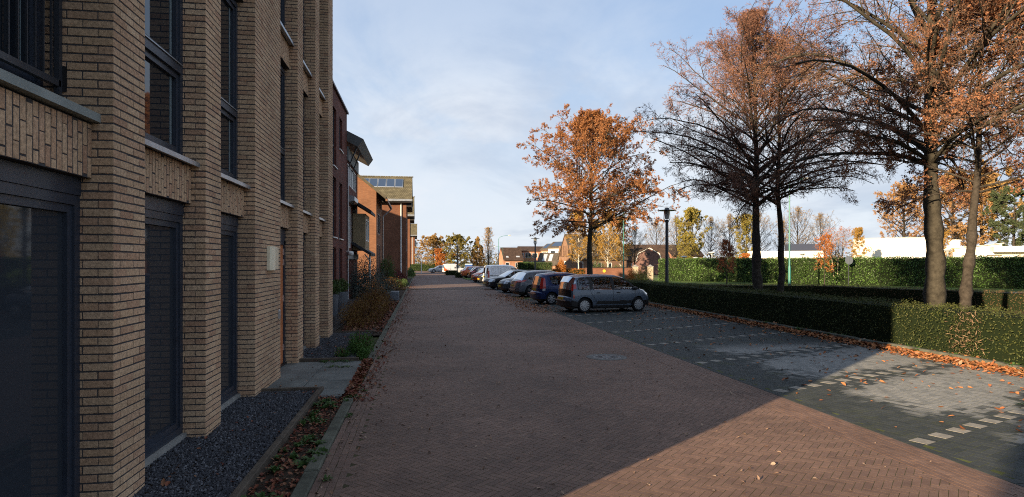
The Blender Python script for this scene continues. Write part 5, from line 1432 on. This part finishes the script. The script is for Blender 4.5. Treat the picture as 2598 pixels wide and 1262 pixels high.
def house(label, loc, rz, w, d, ze, zr, wm_, rm, front=(), gable=(), name='house', cat='house', ov=.35, chimney=None, skew=0.0, fm=None, group=None, sky=()):
    """ridge along local x, front at -y (y = 0), gables at x = 0 and x = w; windows (u0, u1, z0, z1)"""
    t = thing(name, label, cat, loc, rz, group)
    mb = MB(); wall_open(mb, (0, 0), (1, 0), (0, -1), w, 0, ze, list(front), .12)
    yr = d / 2 + skew
    mb.quad((w, d, 0), (0, d, 0), (0, d, ze), (w, d, ze))
    wall_open(mb, (0, d), (0, -1), (-1, 0), d, 0, ze, list(gable), .12)
    mb.quad((w, 0, 0), (w, d, 0), (w, d, ze), (w, 0, ze))
    for x in (0, w): mb.poly([(x, 0, ze), (x, d, ze), (x, yr, zr - .05)])
    mb.box(.35, w - .35, .35, d - .35, .02, ze - .05)
    mb.build('wall', wm_, t)
    s0 = (zr - ze) / yr; s1 = (zr - ze) / (d - yr); mb = MB()
    mb.prism([(-ov, ze - ov * s0), (-ov, ze - ov * s0 + .2), (yr, zr + .2), (d + ov, ze - ov * s1 + .2), (d + ov, ze - ov * s1), (yr, zr)], -.12, w + .12, axis=0)
    mb.build('roof', rm, t)
    for o in front: window(t, (0, 0), (1, 0), (0, -1), o, .08, .1, fm or WHITE, GLASS2, mull=1 if o[1] - o[0] > 1.3 else 0, wp=False)
    for o in gable: window(t, (0, d), (0, -1), (-1, 0), o, .08, .1, fm or WHITE, GLASS2, wp=False)
    for (u0, u1, f0, f1, mt) in sky:                                # roof lights or solar panels on the front slope
        q = MB(); za, zb = ze + (zr - ze) * f0 + .26, ze + (zr - ze) * f1 + .26
        q.add([(u0, yr * f0, za), (u1, yr * f0, za), (u1, yr * f1, zb), (u0, yr * f1, zb), (u0, yr * f0, za - .12), (u1, yr * f0, za - .12), (u1, yr * f1, zb - .12), (u0, yr * f1, zb - .12)],
              [[0, 1, 2, 3], [4, 5, 1, 0], [5, 6, 2, 1], [6, 7, 3, 2], [7, 4, 0, 3]]); q.build('roof_light' if mt is not SOLAR else 'solar_panel', mt, t)
    if chimney:
        u, h = chimney; q = MB(); q.box(u, u + .8, yr - .35, yr + .35, zr - .5, zr + h); q.build('chimney', wm_, t)
    return t


RZ = -PSI
SKYL = mat('roof_light_glass', (.35, .38, .42), .1, .6)
house('small house with a steep dark brown roof and a pale sunlit brick gable', gp(1278, 200), RZ + .25, 6.6, 8, zat(659, 200), zat(629, 200), SALMON, ROOFBROWN, [(.6, 1.9, .3, 2.1), (3.9, 4.7, .3, 2.0)], sky=[(1.0, 1.8, .12, .24, SKYL), (4.4, 5.6, .15, .25, SKYL)])
house('white framed row house with a brown roof behind the green cube hedge', gp(1318, 208), RZ + .12, 9.0, 8, zat(637, 208), zat(626, 208), SALMON, ROOFBROWN, [(.4, 1.5, 3.6, 5.3), (1.9, 4.0, 3.6, 5.4), (4.3, 6.2, 3.6, 5.3), (.6, 2.0, .6, 2.6), (2.4, 4.2, .6, 2.6), (4.6, 6.2, .6, 2.6)])
house('row house with solar panels and a brick side wall left of the tall gabled house', gp(1372, 165), RZ - .75, 4.0, 5.5, zat(634, 165), zat(620, 165), SALMON, ROOFGREY, [(.4, 3.4, 3.0, 4.9)], sky=[(.4, 3.5, .15, .9, SOLAR)])
house('white walled row house with a grey roof directly left of the tall gabled house', gp(1391, 140), RZ - .5, 5.0, 6, zat(629, 140), zat(615, 140), WHITEWALL, ROOFGREY, [(.5, 1.8, 3.0, 4.8), (2.4, 3.6, 3.0, 4.8)], sky=[(.6, 3.2, .1, .85, SOLAR)])
house('low house with a lean-to roof of skylights below the white row house', gp(1362, 132), RZ - .3, 5.2, 6, 1.6, zat(644, 132), SALMON, ROOFGREY, [], sky=[(1.0, 1.8, .25, .85, SKYL), (2.3, 3.1, .25, .85, SKYL)])
Zg = 112.0
house('tall brown brick house with a steep tiled roof and slim gable windows', gp(1450, Zg), RZ + .35, 11.5, 5.6, zat(652, Zg), zat(595, Zg), BROWNBRICK, ROOFGREY, [(1.2, 2.4, .5, 2.2), (5.4, 6.2, .9, 2.0), (7.6, 8.4, .9, 2.0)], [(1.4, 2.0, 3.3, 5.2), (3.4, 4.0, 3.3, 5.2), (2.4, 3.2, .4, 2.3)], sky=[(8.8, 9.6, .38, .55, GLASS2)])
house('long low brown roofed house behind the barn with the bent roof', gp(1592, 122), RZ + .05, 8.6, 7, zat(660, 122), zat(622, 122), BROWNBRICK, ROOFBROWN, [(.8, 2.0, .5, 1.9)])
tb = thing('barn', 'rose brick barn with white edged bent gable and a round hole near its top', 'barn', gp(1647, 104), RZ - .12)
mb = MB(); k = 104 / FPX
pts = [(-2.45, 0), (2.3, 0), (2.18, zat(664, 104)), (1.78, zat(643, 104)), (0, zat(628, 104)), (-1.95, zat(642, 104)), (-2.35, zat(664, 104))]
mb.prism(pts, 0, 6, axis=1); mb.build('wall', ROSE, tb)
mb = MB()
rp = pts[2:]
for a, b in zip(rp[:-1], rp[1:]):
    a, b = np.array(a), np.array(b); dv = (b - a) / np.linalg.norm(b - a); nv = np.array([dv[1], -dv[0]])
    if nv[1] < 0: nv = -nv
    mb.prism([tuple(a), tuple(b), tuple(b + nv * .18), tuple(a + nv * .18)], -.25, 6.2, axis=1, m=1)
    mb.prism([tuple(a - nv * .02), tuple(b - nv * .02), tuple(b - nv * .16), tuple(a - nv * .16)], -.12, -.02, axis=1, m=0)
mb.build('roof', [WHITE, ROOFBROWN], tb)
mb = MB(); a_ = np.arange(14) * 2 * PI / 14; mb.poly([(-.1 + .26 * math.cos(q), -.012, zat(645, 104) + .26 * math.sin(q)) for q in a_]); mb.build('round_window', BLACK, tb)
house('small red brick house with a dark roof behind the far lawn trees', gp(1704, 150), RZ + .3, 9, 7, zat(648, 150), zat(622, 150), SALMON, ROOFBROWN, [(.6, 1.4, .6, 2.0)], [(2, 3, 1, 2.4)])

# modern white buildings beyond the tall hedge
def slab_house(label, parts, cat='building'):
    """parts: (name, material, x0, x1, y0, y1, z0, z1) in local metres"""
    t = None
    return t


Zw = 98.0
w1 = thing('white_building', 'blank white block with a curved left corner beyond the tall hedge', 'building', gp(2165, Zw), RZ - .5)
mb = MB(); n_ = 10; W_ = 11.0; hh = zat(607, Zw)
poly = [(1.4 - 1.4 * math.cos(q), 1.4 - 1.4 * math.sin(q)) for q in np.linspace(0, PI / 2, n_)] + [(W_, 0), (W_, 9), (0, 9)]
mb.prism(poly, 0, hh, axis=2); mb.build('wall', WHITEWALL, w1)
mb = MB(); mb.prism([(x * 1.004 - .02, y * 1.004 - .03) for x, y in poly], hh, hh + .14, axis=2); mb.build('roof_edge', mat('grey_roof_edge', (.3, .3, .29), .6), w1)
w2 = thing('white_building', 'lower white building with three small square openings right of the curved block', 'building', gp(2296, Zw - 3), RZ - .5)
mb = MB(); wall_open(mb, (0, 0), (1, 0), (0, -1), 11.2, 0, zat(629, Zw), [(1.2, 1.5, 2.0, 2.45), (2.9, 3.2, 2.0, 2.45), (4.6, 4.9, 2.0, 2.45), (5.4, 5.7, 3.3, 3.8)], .3)
hz = zat(629, Zw); mb.quad((11.2, 0, 0), (11.2, 8, 0), (11.2, 8, hz), (11.2, 0, hz)); mb.quad((0, 8, 0), (0, 0, 0), (0, 0, hz), (0, 8, hz)); mb.quad((0, 0, hz), (11.2, 0, hz), (11.2, 8, hz), (0, 8, hz)); mb.quad((11.2, 8, 0), (0, 8, 0), (0, 8, hz), (11.2, 8, hz))
mb.build('wall', WHITEWALL, w2)
mb = MB(); mb.lathe([(.75, hz), (.75, hz + .9), (.9, hz + .95), (.9, hz + 1.1), (.0, hz + 1.15)], (6.6, 2.5), 18); mb.build('roof_vent', WHITEWALL, w2)
w3 = thing('white_building', 'white pavilion with a slanted roof and a long canopy at the far right', 'building', gp(2418, 82), RZ - .55)
mb = MB(); z3 = lambda py: zat(py, 82)
wall_open(mb, (0, 0), (1, 0), (0, -1), 16, 0, z3(640), [(1.0, 2.6, 2.2, 3.0), (3.6, 5.2, 2.2, 3.0), (6.0, 14.5, 1.9, 2.7)], .4)
mb.quad((0, 8, 0), (0, 0, 0), (0, 0, z3(640)), (0, 8, z3(640))); mb.quad((0, 0, z3(640)), (16, 0, z3(640)), (16, 8, z3(640)), (0, 8, z3(640))); mb.quad((16, 0, 0), (16, 8, 0), (16, 8, z3(640)), (16, 0, z3(640)))
mb.box(.5, 15.5, .5, 7.5, .02, z3(640) - .1)
mb.build('wall', WHITEWALL, w3)
mb = MB(); mb.box(4.2, 16.2, -1.2, 3, z3(641), z3(627)); mb.build('canopy', WHITEWALL, w3)
mb = MB(); mb.prism([(-.3, z3(632)), (-.3, z3(631)), (5.8, z3(616)), (5.8, z3(618.5))], 3.1, 8.5, axis=1); mb.prism([(.0, z3(640)), (.0, z3(633)), (5.6, z3(619)), (5.6, z3(640))], 3.4, 8.2, axis=1, m=1); mb.build('slanted_roof', [mat('grey_slanted_roof', (.33, .32, .3), .6), WHITEWALL], w3)
w0 = thing('white_wall_building', 'long low cream building with a dark sloping roof behind it, left of the curved block', 'building', gp(1897, 104), RZ - .35)
mb = MB(); mb.box(0, 11.6, 0, 6, 0, zat(638, 104)); mb.build('wall', WHITEWALL, w0)
mb = MB(); mb.prism([(2.0, zat(638, 104) + .01), (7, zat(618, 104)), (12, zat(618, 104)), (12, zat(638, 104) + .01)], 6.6, 11.9, axis=0); mb.build('roof', mat('dark_slate_roof', (.05, .05, .06), .5), w0)

# ------------------------------------------------------------------ garden walls and hedges in the distance
gw = thing('garden_wall', 'red brick garden wall behind the parked cars, with a yellow disc on it', 'garden wall', gp(1486, 66), RZ)
mb = MB(); mb.box(0, 5.4, 0, .3, 0, zat(681, 64)); mb.build('wall', brick_mat('wall_brick', (.17, .07, .045), (.22, .095, .06), (.1, .07, .05)), gw)
mb = MB(); mb.box(-.03, 5.43, -.04, .34, zat(681, 64), zat(681, 64) + .07); mb.build('coping', ROOFBROWN, gw)
mb = MB(); mb.tube([(2.0, -.03, zat(688, 66)), (2.0, -.012, zat(688, 66))], .17, 16, cap=True); mb.build('yellow_disc', mat('yellow_sign', (.6, .36, .04), .5), gw)
for i, (px, lb) in enumerate(((1612, 'left pale brick gate pillar at the end of the red garden wall'), (1650, 'right pale brick gate pillar beside the tall green hedge'))):
    t = thing('gate_pillar', lb, 'gate pillar', gp(px, 62), RZ, group='pale gate pillars')
    mb = MB(); mb.box(-.24, .24, -.24, .24, 0, zat(677, 62)); mb.build('pillar', brick_mat('pale_brick', (.42, .34, .24), (.5, .42, .3), (.35, .3, .24)), t)
    mb = MB(); mb.box(-.28, .28, -.28, .28, zat(677, 62), zat(677, 62) + .06); mb.lathe([(.26, zat(677, 62) + .061), (.05, zat(677, 62) + .2), (0, zat(677, 62) + .21)], sides=12); mb.build('cap', CONC, t)


def hedge_px(label, px0, px1, py, Z, w, leafm, size, dens, seed, Z1=None, name='hedge', bump=.06):
    a, b = gp(px0, Z), gp(px1, Z1 or Z)
    return tag(hedge_mb([a[:2], b[:2]], w, zat(py, ((Z1 or Z) + Z) / 2), size, dens, seed, bump=bump).build(name, [CORE, leafm]), label, 'hedge')


hedge_px('low orange beech hedge in front of the tall gabled house', 1402, 1484, 683, 69, 1.0, BEECHORANGE, .09, 220, 61)
hedge_px('bright green clipped cube hedge left of the lamp post', 1314, 1338, 667, 92, 1.6, LAUREL, .1, 180, 62)
hedge_px('darker green hedge running right from the clipped cube', 1338, 1400, 667, 93, 1.4, L_GREEN, .1, 160, 63)
hedge_px('low dark clipped hedge at the far end of the row, beside the white van', 1131, 1158, 687, 98, 1.2, YEW, .09, 220, 64)
hedge_px('dark clipped hedge block beside the orange car, at the foot of the lamp post', 1156, 1174, 692.5, 82, 1.2, YEW, .08, 260, 65)
hedge_px('far green hedge closing the end of the street', 1030, 1128, 672, 150, 2, L_GREEN, .2, 60, 66)
t = thing('beech_topiary', 'rounded column of orange beech at the end of the beech hedge', 'topiary', gp(1423, 68.4), RZ)
r = np.random.default_rng(4); c = MB(); hgt = zat(657, 68); n_ = 5200
P = norm(r.normal(0, 1, (n_, 3))) * (r.uniform(.6, 1, (n_, 1)) ** .5); P[:, 2] = np.abs(P[:, 2])
q = P[:, 2].copy(); P = P * np.array([.62, .62, hgt]); P[: n_ // 2, 2] = r.uniform(0, hgt * .72, n_ // 2); P[: n_ // 2, :2] = norm(r.normal(0, 1, (n_ // 2, 2))) * .6 * r.uniform(.85, 1.05, (n_ // 2, 1))
leafquads(c, P, .1, 3, 0); c.build('foliage', BEECHORANGE, t)
c = MB(); c.tube([(0, 0, -.05), (0, 0, 1.2)], .06, 6); c.build('trunk', BARK, t)
shrub('shrub', 'orange brown beech bush at the foot of the gate pillars', gp(1608, 58), .95, .9, 1.75, BEECHORANGE, 2600, .09, 70)
shrub('shrub', 'olive leafed bush between the gate pillars and the tall hedge', gp(1634, 55), 1.1, .9, 1.65, L_OLIVE, 3000, .085, 71)
shrub('shrub', 'dark green garden shrub behind the red garden wall', gp(1520, 76), 1.3, 1, 2.6, L_GREEN, 2400, .13, 72)
shrub('shrub', 'wide green shrub above the wall, right of the oak trunk', gp(1560, 80), 2.2, 1.2, 1.9, L_GREEN, 2600, .13, 73)
shrub('shrub', 'olive rounded garden shrub above the clipped cube hedge', gp(1340, 105), 2.2, 1.5, 3.3, L_OLIVE, 2800, .15, 74)
shrub('shrub', 'leafy green shrub right of the lamp post by the fence', gp(1385, 90), 1.3, 1.0, 2.2, L_GREEN, 2000, .13, 75)
fn = thing('fence', 'grey slatted garden fence below the clipped hedges', 'fence', gp(1312, 88), RZ)
mb = MB()
for k in range(34): mb.box(k * .165, k * .165 + .14, 0, .03, .05, 1.0)
mb.build('slats', mat('grey_timber', (.12, .115, .11), .85, noise=(3, .7, 1.2)), fn)
mb = MB()
for k in range(4): mb.box(k * 1.8, k * 1.8 + .09, .03, .12, 0, 1.1)
mb.build('posts', TIMBER, fn)

# ------------------------------------------------------------------ lamps, poles and signs
def lantern(label, px, Z, h):
    t = thing('street_lamp', label, 'street lamp', gp(px, Z), group='park lanterns on dark poles')
    mb = MB(); mb.lathe([(.13, -.05), (.13, .6), (.1, .7), (.085, h - .75), (.085, h - .62), (.13, h - .58), (.03, h - .55)], sides=12); mb.build('pole', DARKMETAL, t, smooth=False)
    mb = MB()
    for k in range(4):
        a = k * PI / 2 + .4; c, s = math.cos(a), math.sin(a); mb.tube([(.1 * c, .1 * s, h - .72), (.24 * c, .24 * s, h - .5), (.24 * c, .24 * s, h - .06)], .018, 5)
    mb.build('bracket', DARKMETAL, t)
    mb = MB(); mb.lathe([(.0, h - .53), (.12, h - .52), (.18, h - .06), (.0, h - .05)], sides=12); mb.build('lantern_glass', mat('lantern_glass', (.32, .33, .32), .2, .6), t)
    mb = MB(); mb.lathe([(.0, h - .045), (.5, h - .05), (.5, h - .02), (.14, h + .02), (.12, h + .1), (0, h + .12)], sides=18); mb.build('shade', DARKMETAL, t)
    return t


lantern('dark park lantern on a tall pole just behind the front hedge', 1692, 35, zat(533, 35))
lantern('dark park lantern with a wide flat shade behind the crossover, near the green cube hedge', 1358, 70, zat(605, 70))
lantern('small dark park lantern far down the street beside the low dark hedges', 1160, 101, zat(625, 101))


def pole(label, px, Z, h, r0, arm=None, m=GREENMETAL, cat='street lamp', name='street_lamp', lh=(1, 0)):
    t = thing(name, label, cat, gp(px, Z), RZ)
    mb = MB(); mb.lathe([(r0 * 1.5, -.05), (r0 * 1.5, 1.6), (r0, 1.75), (r0 * .6, h)], sides=10); mb.build('pole', m, t)
    if arm:
        mb = MB(); mb.tube([(0, 0, h - .02), (arm * .15, 0, h + abs(arm) * .16), (arm * .5, 0, h + abs(arm) * .28), (arm, 0, h + abs(arm) * .34)], r0 * .5, 8); mb.build('arm', m, t)
        mb = MB(); z = h + abs(arm) * .34; s = 1 if arm > 0 else -1
        mb.tube([(arm - .1 * s, 0, z), (arm + .2 * s, 0, z + .01), (arm + .6 * s, 0, z)], [.06, .13, .05], 8, cap=True); mb.build('lamp_head', mat('pale_lamp_head', (.5, .5, .46), .4), t)
    return t


pole('green lamp pole beside the oak crown, by the garden wall', 1582, 55, zat(520, 55), .055, arm=-1.5)
pole('tall green lamp pole right of the slimmer dark tree trunk', 2003, 51, 8.6, .075, arm=1.2)
pole('green street lamp with a curved arm pointing right above the small brown house', 1265, 132, zat(606, 132), .07, arm=2.1)
pole('second curved green street lamp, smaller, pointing left in front of the brown house', 1276, 190, zat(632, 190), .07, arm=-2.3)
pole('slim lamp post with an arm pointing left, between the golden trees', 1218, 165, zat(615, 165), .08, arm=1.5)
pole('short green pole behind the far parked cars', 1182, 150, 7.0, .07)
for i, (px, py, Z, lb) in enumerate(((1806, 642, 88, 'mushroom headed garden lamp beyond the tall hedge, left of the rust coloured tree'), (1735, 652, 100, 'small pale mushroom lamp beyond the tall hedge near the red brick house'), (1765, 655, 104, 'smallest mushroom lamp beyond the tall hedge, in front of the olive tree'),
                                     (2036, 645, 88, 'mushroom lamp in front of the cream building'), (2404, 636, 74, 'mushroom lamp in front of the white pavilion'))):
    t = thing('garden_lamp', lb, 'garden lamp', gp(px, Z), group='mushroom lamps beyond the tall hedge')
    h = zat(py, Z); mb = MB(); mb.lathe([(.09, 0), (.08, h - .35)], sides=8); mb.build('pole', ALU, t)
    mb = MB(); mb.lathe([(.08, h - .35), (.22, h - .12), (.52, h), (.5, h + .05), (.2, h + .16), (0, h + .18)], sides=16); mb.build('lamp_shade', mat('pale_lamp_shade', (.45, .46, .45), .4), t)
sg = thing('road_sign', 'grey round sign on a slim post, seen from behind, before the tall hedge', 'road sign', gp(2153, 54), RZ + .1)
mb = MB(); mb.tube([(0, 0, -.05), (0, 0, zat(652, 54))], .035, 8); mb.build('post', DARKMETAL, sg)
mb = MB(); mb.tube([(0, -.05, zat(661, 54)), (0, -.075, zat(661, 54))], .37, 24, cap=True); mb.box(-.04, .04, -.1, -.0751, zat(661, 54) - .3, zat(661, 54) + .3); mb.build('disc', mat('sign_back', (.10, .115, .14), .5, .4), sg)
bp = thing('bollard', 'white reflector post standing at the far street corner', 'bollard', gp(1069, 112))
mb = MB(); mb.tube([(0, 0, 0), (0, 0, 2.0)], .09, 8, cap=True); mb.build('post', WHITE, bp)
cn = thing('container', 'blue container with a pale roof behind the far parked cars', 'container', gp(1189, 140), RZ)
mb = MB(); mb.box(-.8, .8, 0, 2.5, .1, 1.55); mb.build('body', mat('blue_container', (.02, .07, .25), .5, noise=(2, .8, 1.2)), cn)
mb = MB(); mb.box(-.85, .85, -.05, 2.55, 1.55, 1.75); mb.build('lid', mat('pale_blue', (.35, .45, .55), .5), cn)
sb = thing('sign_board', 'pale blue sign board on two posts above the far white van', 'sign', gp(1155, 148), RZ)
mb = MB(); mb.box(-.65, .65, 0, .06, 2.2, 2.75); mb.build('board', mat('sign_blue', (.2, .36, .6), .5), sb)
mb = MB(); mb.box(-.55, -.48, .06, .12, 0, 2.7); mb.box(.48, .55, .06, .12, 0, 2.7); mb.build('posts', ALU, sb)

# ------------------------------------------------------------------ trees in the distance
lt = thing('young_tree', 'small rust coloured pyramid tree on the lawn in front of the tall hedge', 'tree', gp(1844, 58))
make_tree(lt, 51, 3.9, .95, pl((0, .75), (.2, 1.05), (.5, .8), (1, .15)), .05, 34, BARK, TWIG_RED, L_RUST, 6500, .09, e0=10, e1=55, n2=6, n3=4, n4=0, r2=.5)
lo = thing('young_tree', 'small bright orange tree on a slim stem in front of the tall hedge', 'tree', gp(2092, 53))
make_tree(lo, 52, 4.2, 1.3, pl((0, .7), (.3, 1.0), (.7, .6), (1, .15)), .045, 22, BARK, TWIG, L_BRIGHT, 3000, .10, e0=10, e1=55, n2=6, n3=4, n4=0, r2=.5)
ms = thing('multi_stem_tree', 'pale multi stemmed tree with sparse pinkish orange leaves left of the round sign', 'tree', gp(2122, 56))
tm = MB(); r = np.random.default_rng(6)
for k in range(6):
    a = k * 1.1; tm.tube([(.15 * math.cos(a), .15 * math.sin(a), -.05), (.3 * math.cos(a), .3 * math.sin(a), .9), (.55 * math.cos(a), .5 * math.sin(a), 2.6), (.7 * math.cos(a), .7 * math.sin(a), 4.6)], [.06, .05, .035, .012], 7)
tm.build('stems', mat('pale_bark', (.34, .27, .18), .8, noise=(6, .7, 1.1)), ms, smooth=True)
L1 = np.array([[(.3 * math.cos(a) * (1 + .35 * s), .3 * math.sin(a) * (1 + .35 * s), .9 + 3.9 * s / 4) for s in range(5)] for a in np.arange(6) * 1.1])
cmb = MB(); L2, R2 = sprout(L1, np.full((6, 5), .02), 12, .2, 1, 38, .45, 5, .06, .1, r, .4); tubes(cmb, L2, R2, 3)
L3, R3 = sprout(L2, R2, 8, .1, 1, 40, .4, 3, .04, .15, r, .2); tubes(cmb, L3, np.maximum(R3, .004), 3)
q = r.integers(0, len(L3), 2600); leafquads(cmb, L3[q, -1] + r.normal(0, .05, (2600, 3)), .08, 4, 1); cmb.build('crown', [TWIG_GREY, mat('pink_orange_leaf', ramp=[(.3, .12, .07), (.42, .2, .11)], rough=.7, transl=.3)], ms)

GB = 'trees in the distance'
kinds = {}


def far_tree(kind, label, px, Z, sc=1.0, rz=0.0, sz=None):
    loc = gp(px, Z); s = (sc, sc, sz or sc)
    if kind in kinds: return copy_tree(kinds[kind], loc, rz, label, s, GB)
    t = thing(kind, label, 'tree', loc, rz, GB, s); kinds[kind] = t
    if kind == 'golden_tree': make_tree(t, 61, 12, 2.0, pl((0, 4.2), (.3, 5.6), (.6, 5.0), (.85, 3.2), (1, 1.2)), .3, 38, BARK, TWIG_GREY, L_GOLD, 52000, .2, e0=8, e1=66, n2=7, n3=5, n4=2)
    if kind == 'olive_tree': make_tree(t, 62, 12, 2.0, pl((0, 3.8), (.3, 5.0), (.6, 4.6), (.85, 3), (1, 1)), .3, 38, BARK, TWIG_GREY, L_OLIVE, 52000, .2, e0=8, e1=66, n2=7, n3=5, n4=2)
    if kind == 'bare_tree': make_tree(t, 63, 12, 2.6, pl((0, 3.4), (.3, 4.2), (.6, 3.6), (1, .9)), .22, 34, BARK, TWIG_GREY, L_GOLD, 500, .2, e0=25, e1=72, n2=8, n3=7, n4=4, twig_r=1.6, upc=.06)
    if kind == 'poplar': make_tree(t, 64, 13, 1.6, pl((0, 1.6), (.3, 2.3), (.7, 1.7), (1, .5)), .22, 44, BARK, TWIG_GREY, L_GOLD, 3000, .2, e0=55, e1=78, n2=7, n3=6, n4=3, twig_r=1.5, upc=.08)
    if kind == 'cone_tree': make_tree(t, 65, 11, 1.2, pl((0, 1.9), (.3, 1.9), (.7, 1.0), (1, .2)), .18, 46, BARK, TWIG_GREY, L_GOLD, 9000, .3, e0=12, e1=50, n2=6, n3=5, n4=0)
    if kind == 'birch': make_tree(t, 66, 9, 1.6, pl((0, 1.5), (.3, 2.0), (.7, 1.4), (1, .4)), .09, 30, mat('birch_bark', (.55, .52, .45), .7, noise=(5, .45, 1.1)), TWIG_GREY, mat('yellow_birch_leaf', ramp=[(.34, .2, .035), (.46, .27, .05), (.26, .15, .03)], rough=.7, transl=.35), 9000, .17, e0=35, e1=70, n2=7, n3=5, n4=2, droop=.12)
    if kind == 'orange_tree': make_tree(t, 67, 8, .8, pl((0, 2.4), (.3, 2.9), (.7, 2.1), (1, .5)), .16, 30, BARK, TWIG, L_BRIGHT, 8000, .34, e0=8, e1=62, n2=6, n3=5, n4=0)
    if kind == 'green_tree': make_tree(t, 68, 11, 1.4, pl((0, 2.4), (.3, 3.2), (.7, 2.4), (1, .7)), .2, 36, BARK, TWIG_GREY, L_OLIVE, 9000, .28, e0=20, e1=66, n2=7, n3=5, n4=2)
    if kind == 'pine_tree': make_tree(t, 69, 13, 3.0, pl((0, 3.2), (.4, 4.0), (.8, 3.0), (1, .8)), .3, 32, BARK, TWIG, L_PINE, 26000, .26, e0=0, e1=45, n2=7, n3=5, n4=2)
    if kind == 'beech_tree': make_tree(t, 70, 14, 3.0, pl((0, 4.5), (.3, 5.6), (.6, 5.0), (1, 1.2)), .35, 38, BARK, TWIG, mat('copper_leaf', ramp=[(.34, .19, .07), (.46, .27, .11), (.28, .14, .055)], rough=.7, transl=.35), 24000, .2, e0=10, e1=64, n2=7, n3=6, n4=2)
    return t


far_tree('golden_tree', 'round golden tree at the end of the street, half bare on its right', 1100, 150, 1.06, 0.0, .70)
far_tree('olive_tree', 'olive and gold round tree right of the golden one at the end of the street', 1160, 148, .98, 1.0, .70)
far_tree('orange_tree', 'bright orange bushy tree below the golden trees at the end of the street', 1117, 140, .62)
far_tree('orange_tree', 'smaller dark orange bush right of the bright orange one behind the far cars', 1150, 152, .5, 1.3)
far_tree('cone_tree', 'slim golden cone shaped tree between the olive tree and the poplar', 1211, 150, .74)
far_tree('cone_tree', 'second, shorter golden cone tree right of the taller one', 1222, 154, .56, 2.0)
far_tree('cone_tree', 'yellow shorter cone tree left of the tall cone tree', 1200, 156, .5, 1.1)
far_tree('poplar', 'upright pale poplar with thin bare twigs left of the curved street lamp', 1240, 132, .72)
far_tree('bare_tree', 'small bare grey tree at the very end of the left row of houses', 1052, 190, .72)
far_tree('birch', 'birch with a white stem and yellow leaves right of the oak trunk', 1542, 84, .98)
far_tree('birch', 'second yellow birch behind the oak, left of its trunk', 1467, 88, 1.02, 1.4)
far_tree('birch', 'third birch with white stem near the green pole', 1575, 88, .92, 2.6)
far_tree('birch', 'yellow birch directly behind the oak trunk', 1510, 92, .9, 3.4)
far_tree('bare_tree', 'spreading bare tree between the green pole and the barn', 1612, 90, .6, 1.0)
far_tree('bare_tree', 'bare tree behind the long low brown house', 1668, 140, .95, 2.0)
far_tree('bare_tree', 'bare tall tree left of the olive green trees beyond the lawn', 1718, 135, 1.0, 3.0)
far_tree('green_tree', 'olive green tree beyond the tall hedge, right of the park lantern', 1755, 118, 1.1)
far_tree('green_tree', 'second olive green tree, lower, beyond the tall hedge', 1742, 112, .62, 2.2)
far_tree('bare_tree', 'twiggy bare tree right of the olive green trees', 1805, 125, .92, .7)
far_tree('bare_tree', 'bare tree behind the rust coloured pyramid tree', 1850, 130, 1.0, 4.0)
far_tree('green_tree', 'yellowish green tree left of the cream building', 1895, 126, 1.05, 1.0)
far_tree('orange_tree', 'orange bush at the left end of the cream building', 1890, 100, .42, 2.0)
far_tree('bare_tree', 'bare tree behind the conical tree trunk', 1930, 135, 1.05, 1.7)
far_tree('bare_tree', 'tall bare tree behind the cream building, right of the green pole', 2020, 130, 1.12, 5.0)
far_tree('poplar', 'upright bare poplar behind the slate roof', 1985, 138, .86, 1.0)
far_tree('bare_tree', 'bare tree right of the slate roof, left of the curved block', 2085, 128, 1.0, 2.5)
far_tree('birch', 'thin birch in front of the curved white block', 2178, 88, .75, 1.0)
far_tree('beech_tree', 'wide copper leaved tree behind the low white building', 2290, 125, 1.25)
far_tree('beech_tree', 'copper tree behind the white pavilion, between the two trunks', 2420, 120, 1.4, 2.0)
far_tree('golden_tree', 'golden tree behind the white pavilion at the right', 2490, 125, 1.7, 2.6)
far_tree('pine_tree', 'dark green pine at the right edge behind the white pavilion', 2570, 108, 1.15)
far_tree('pine_tree', 'second dark pine, partly hidden at the far right edge', 2640, 100, .9, 2.0)
far_tree('birch', 'leafless looking thin tree in front of the low white building', 2390, 84, .7, 2.0)
# thin conifer and ground line of woods in the far distance
r = np.random.default_rng(77); mb = MB()
for px in range(1000, 2700, 6):
    Z = 260 + r.uniform(-20, 20); p = gp(px + r.uniform(-3, 3), Z); k = 46; hh = r.uniform(3.5, 7)
    P = np.array(p) + np.stack([r.normal(0, 1.6, k), r.normal(0, 1.6, k), r.uniform(0, hh, k)], 1); leafquads(mb, P, .9, px, 0)
tag(mb.build('distant_woods', mat('distant_foliage', ramp=[(.08, .07, .035), (.14, .11, .05), (.06, .065, .035), (.16, .1, .05)], rough=.9, spec=.1)), kind='stuff')
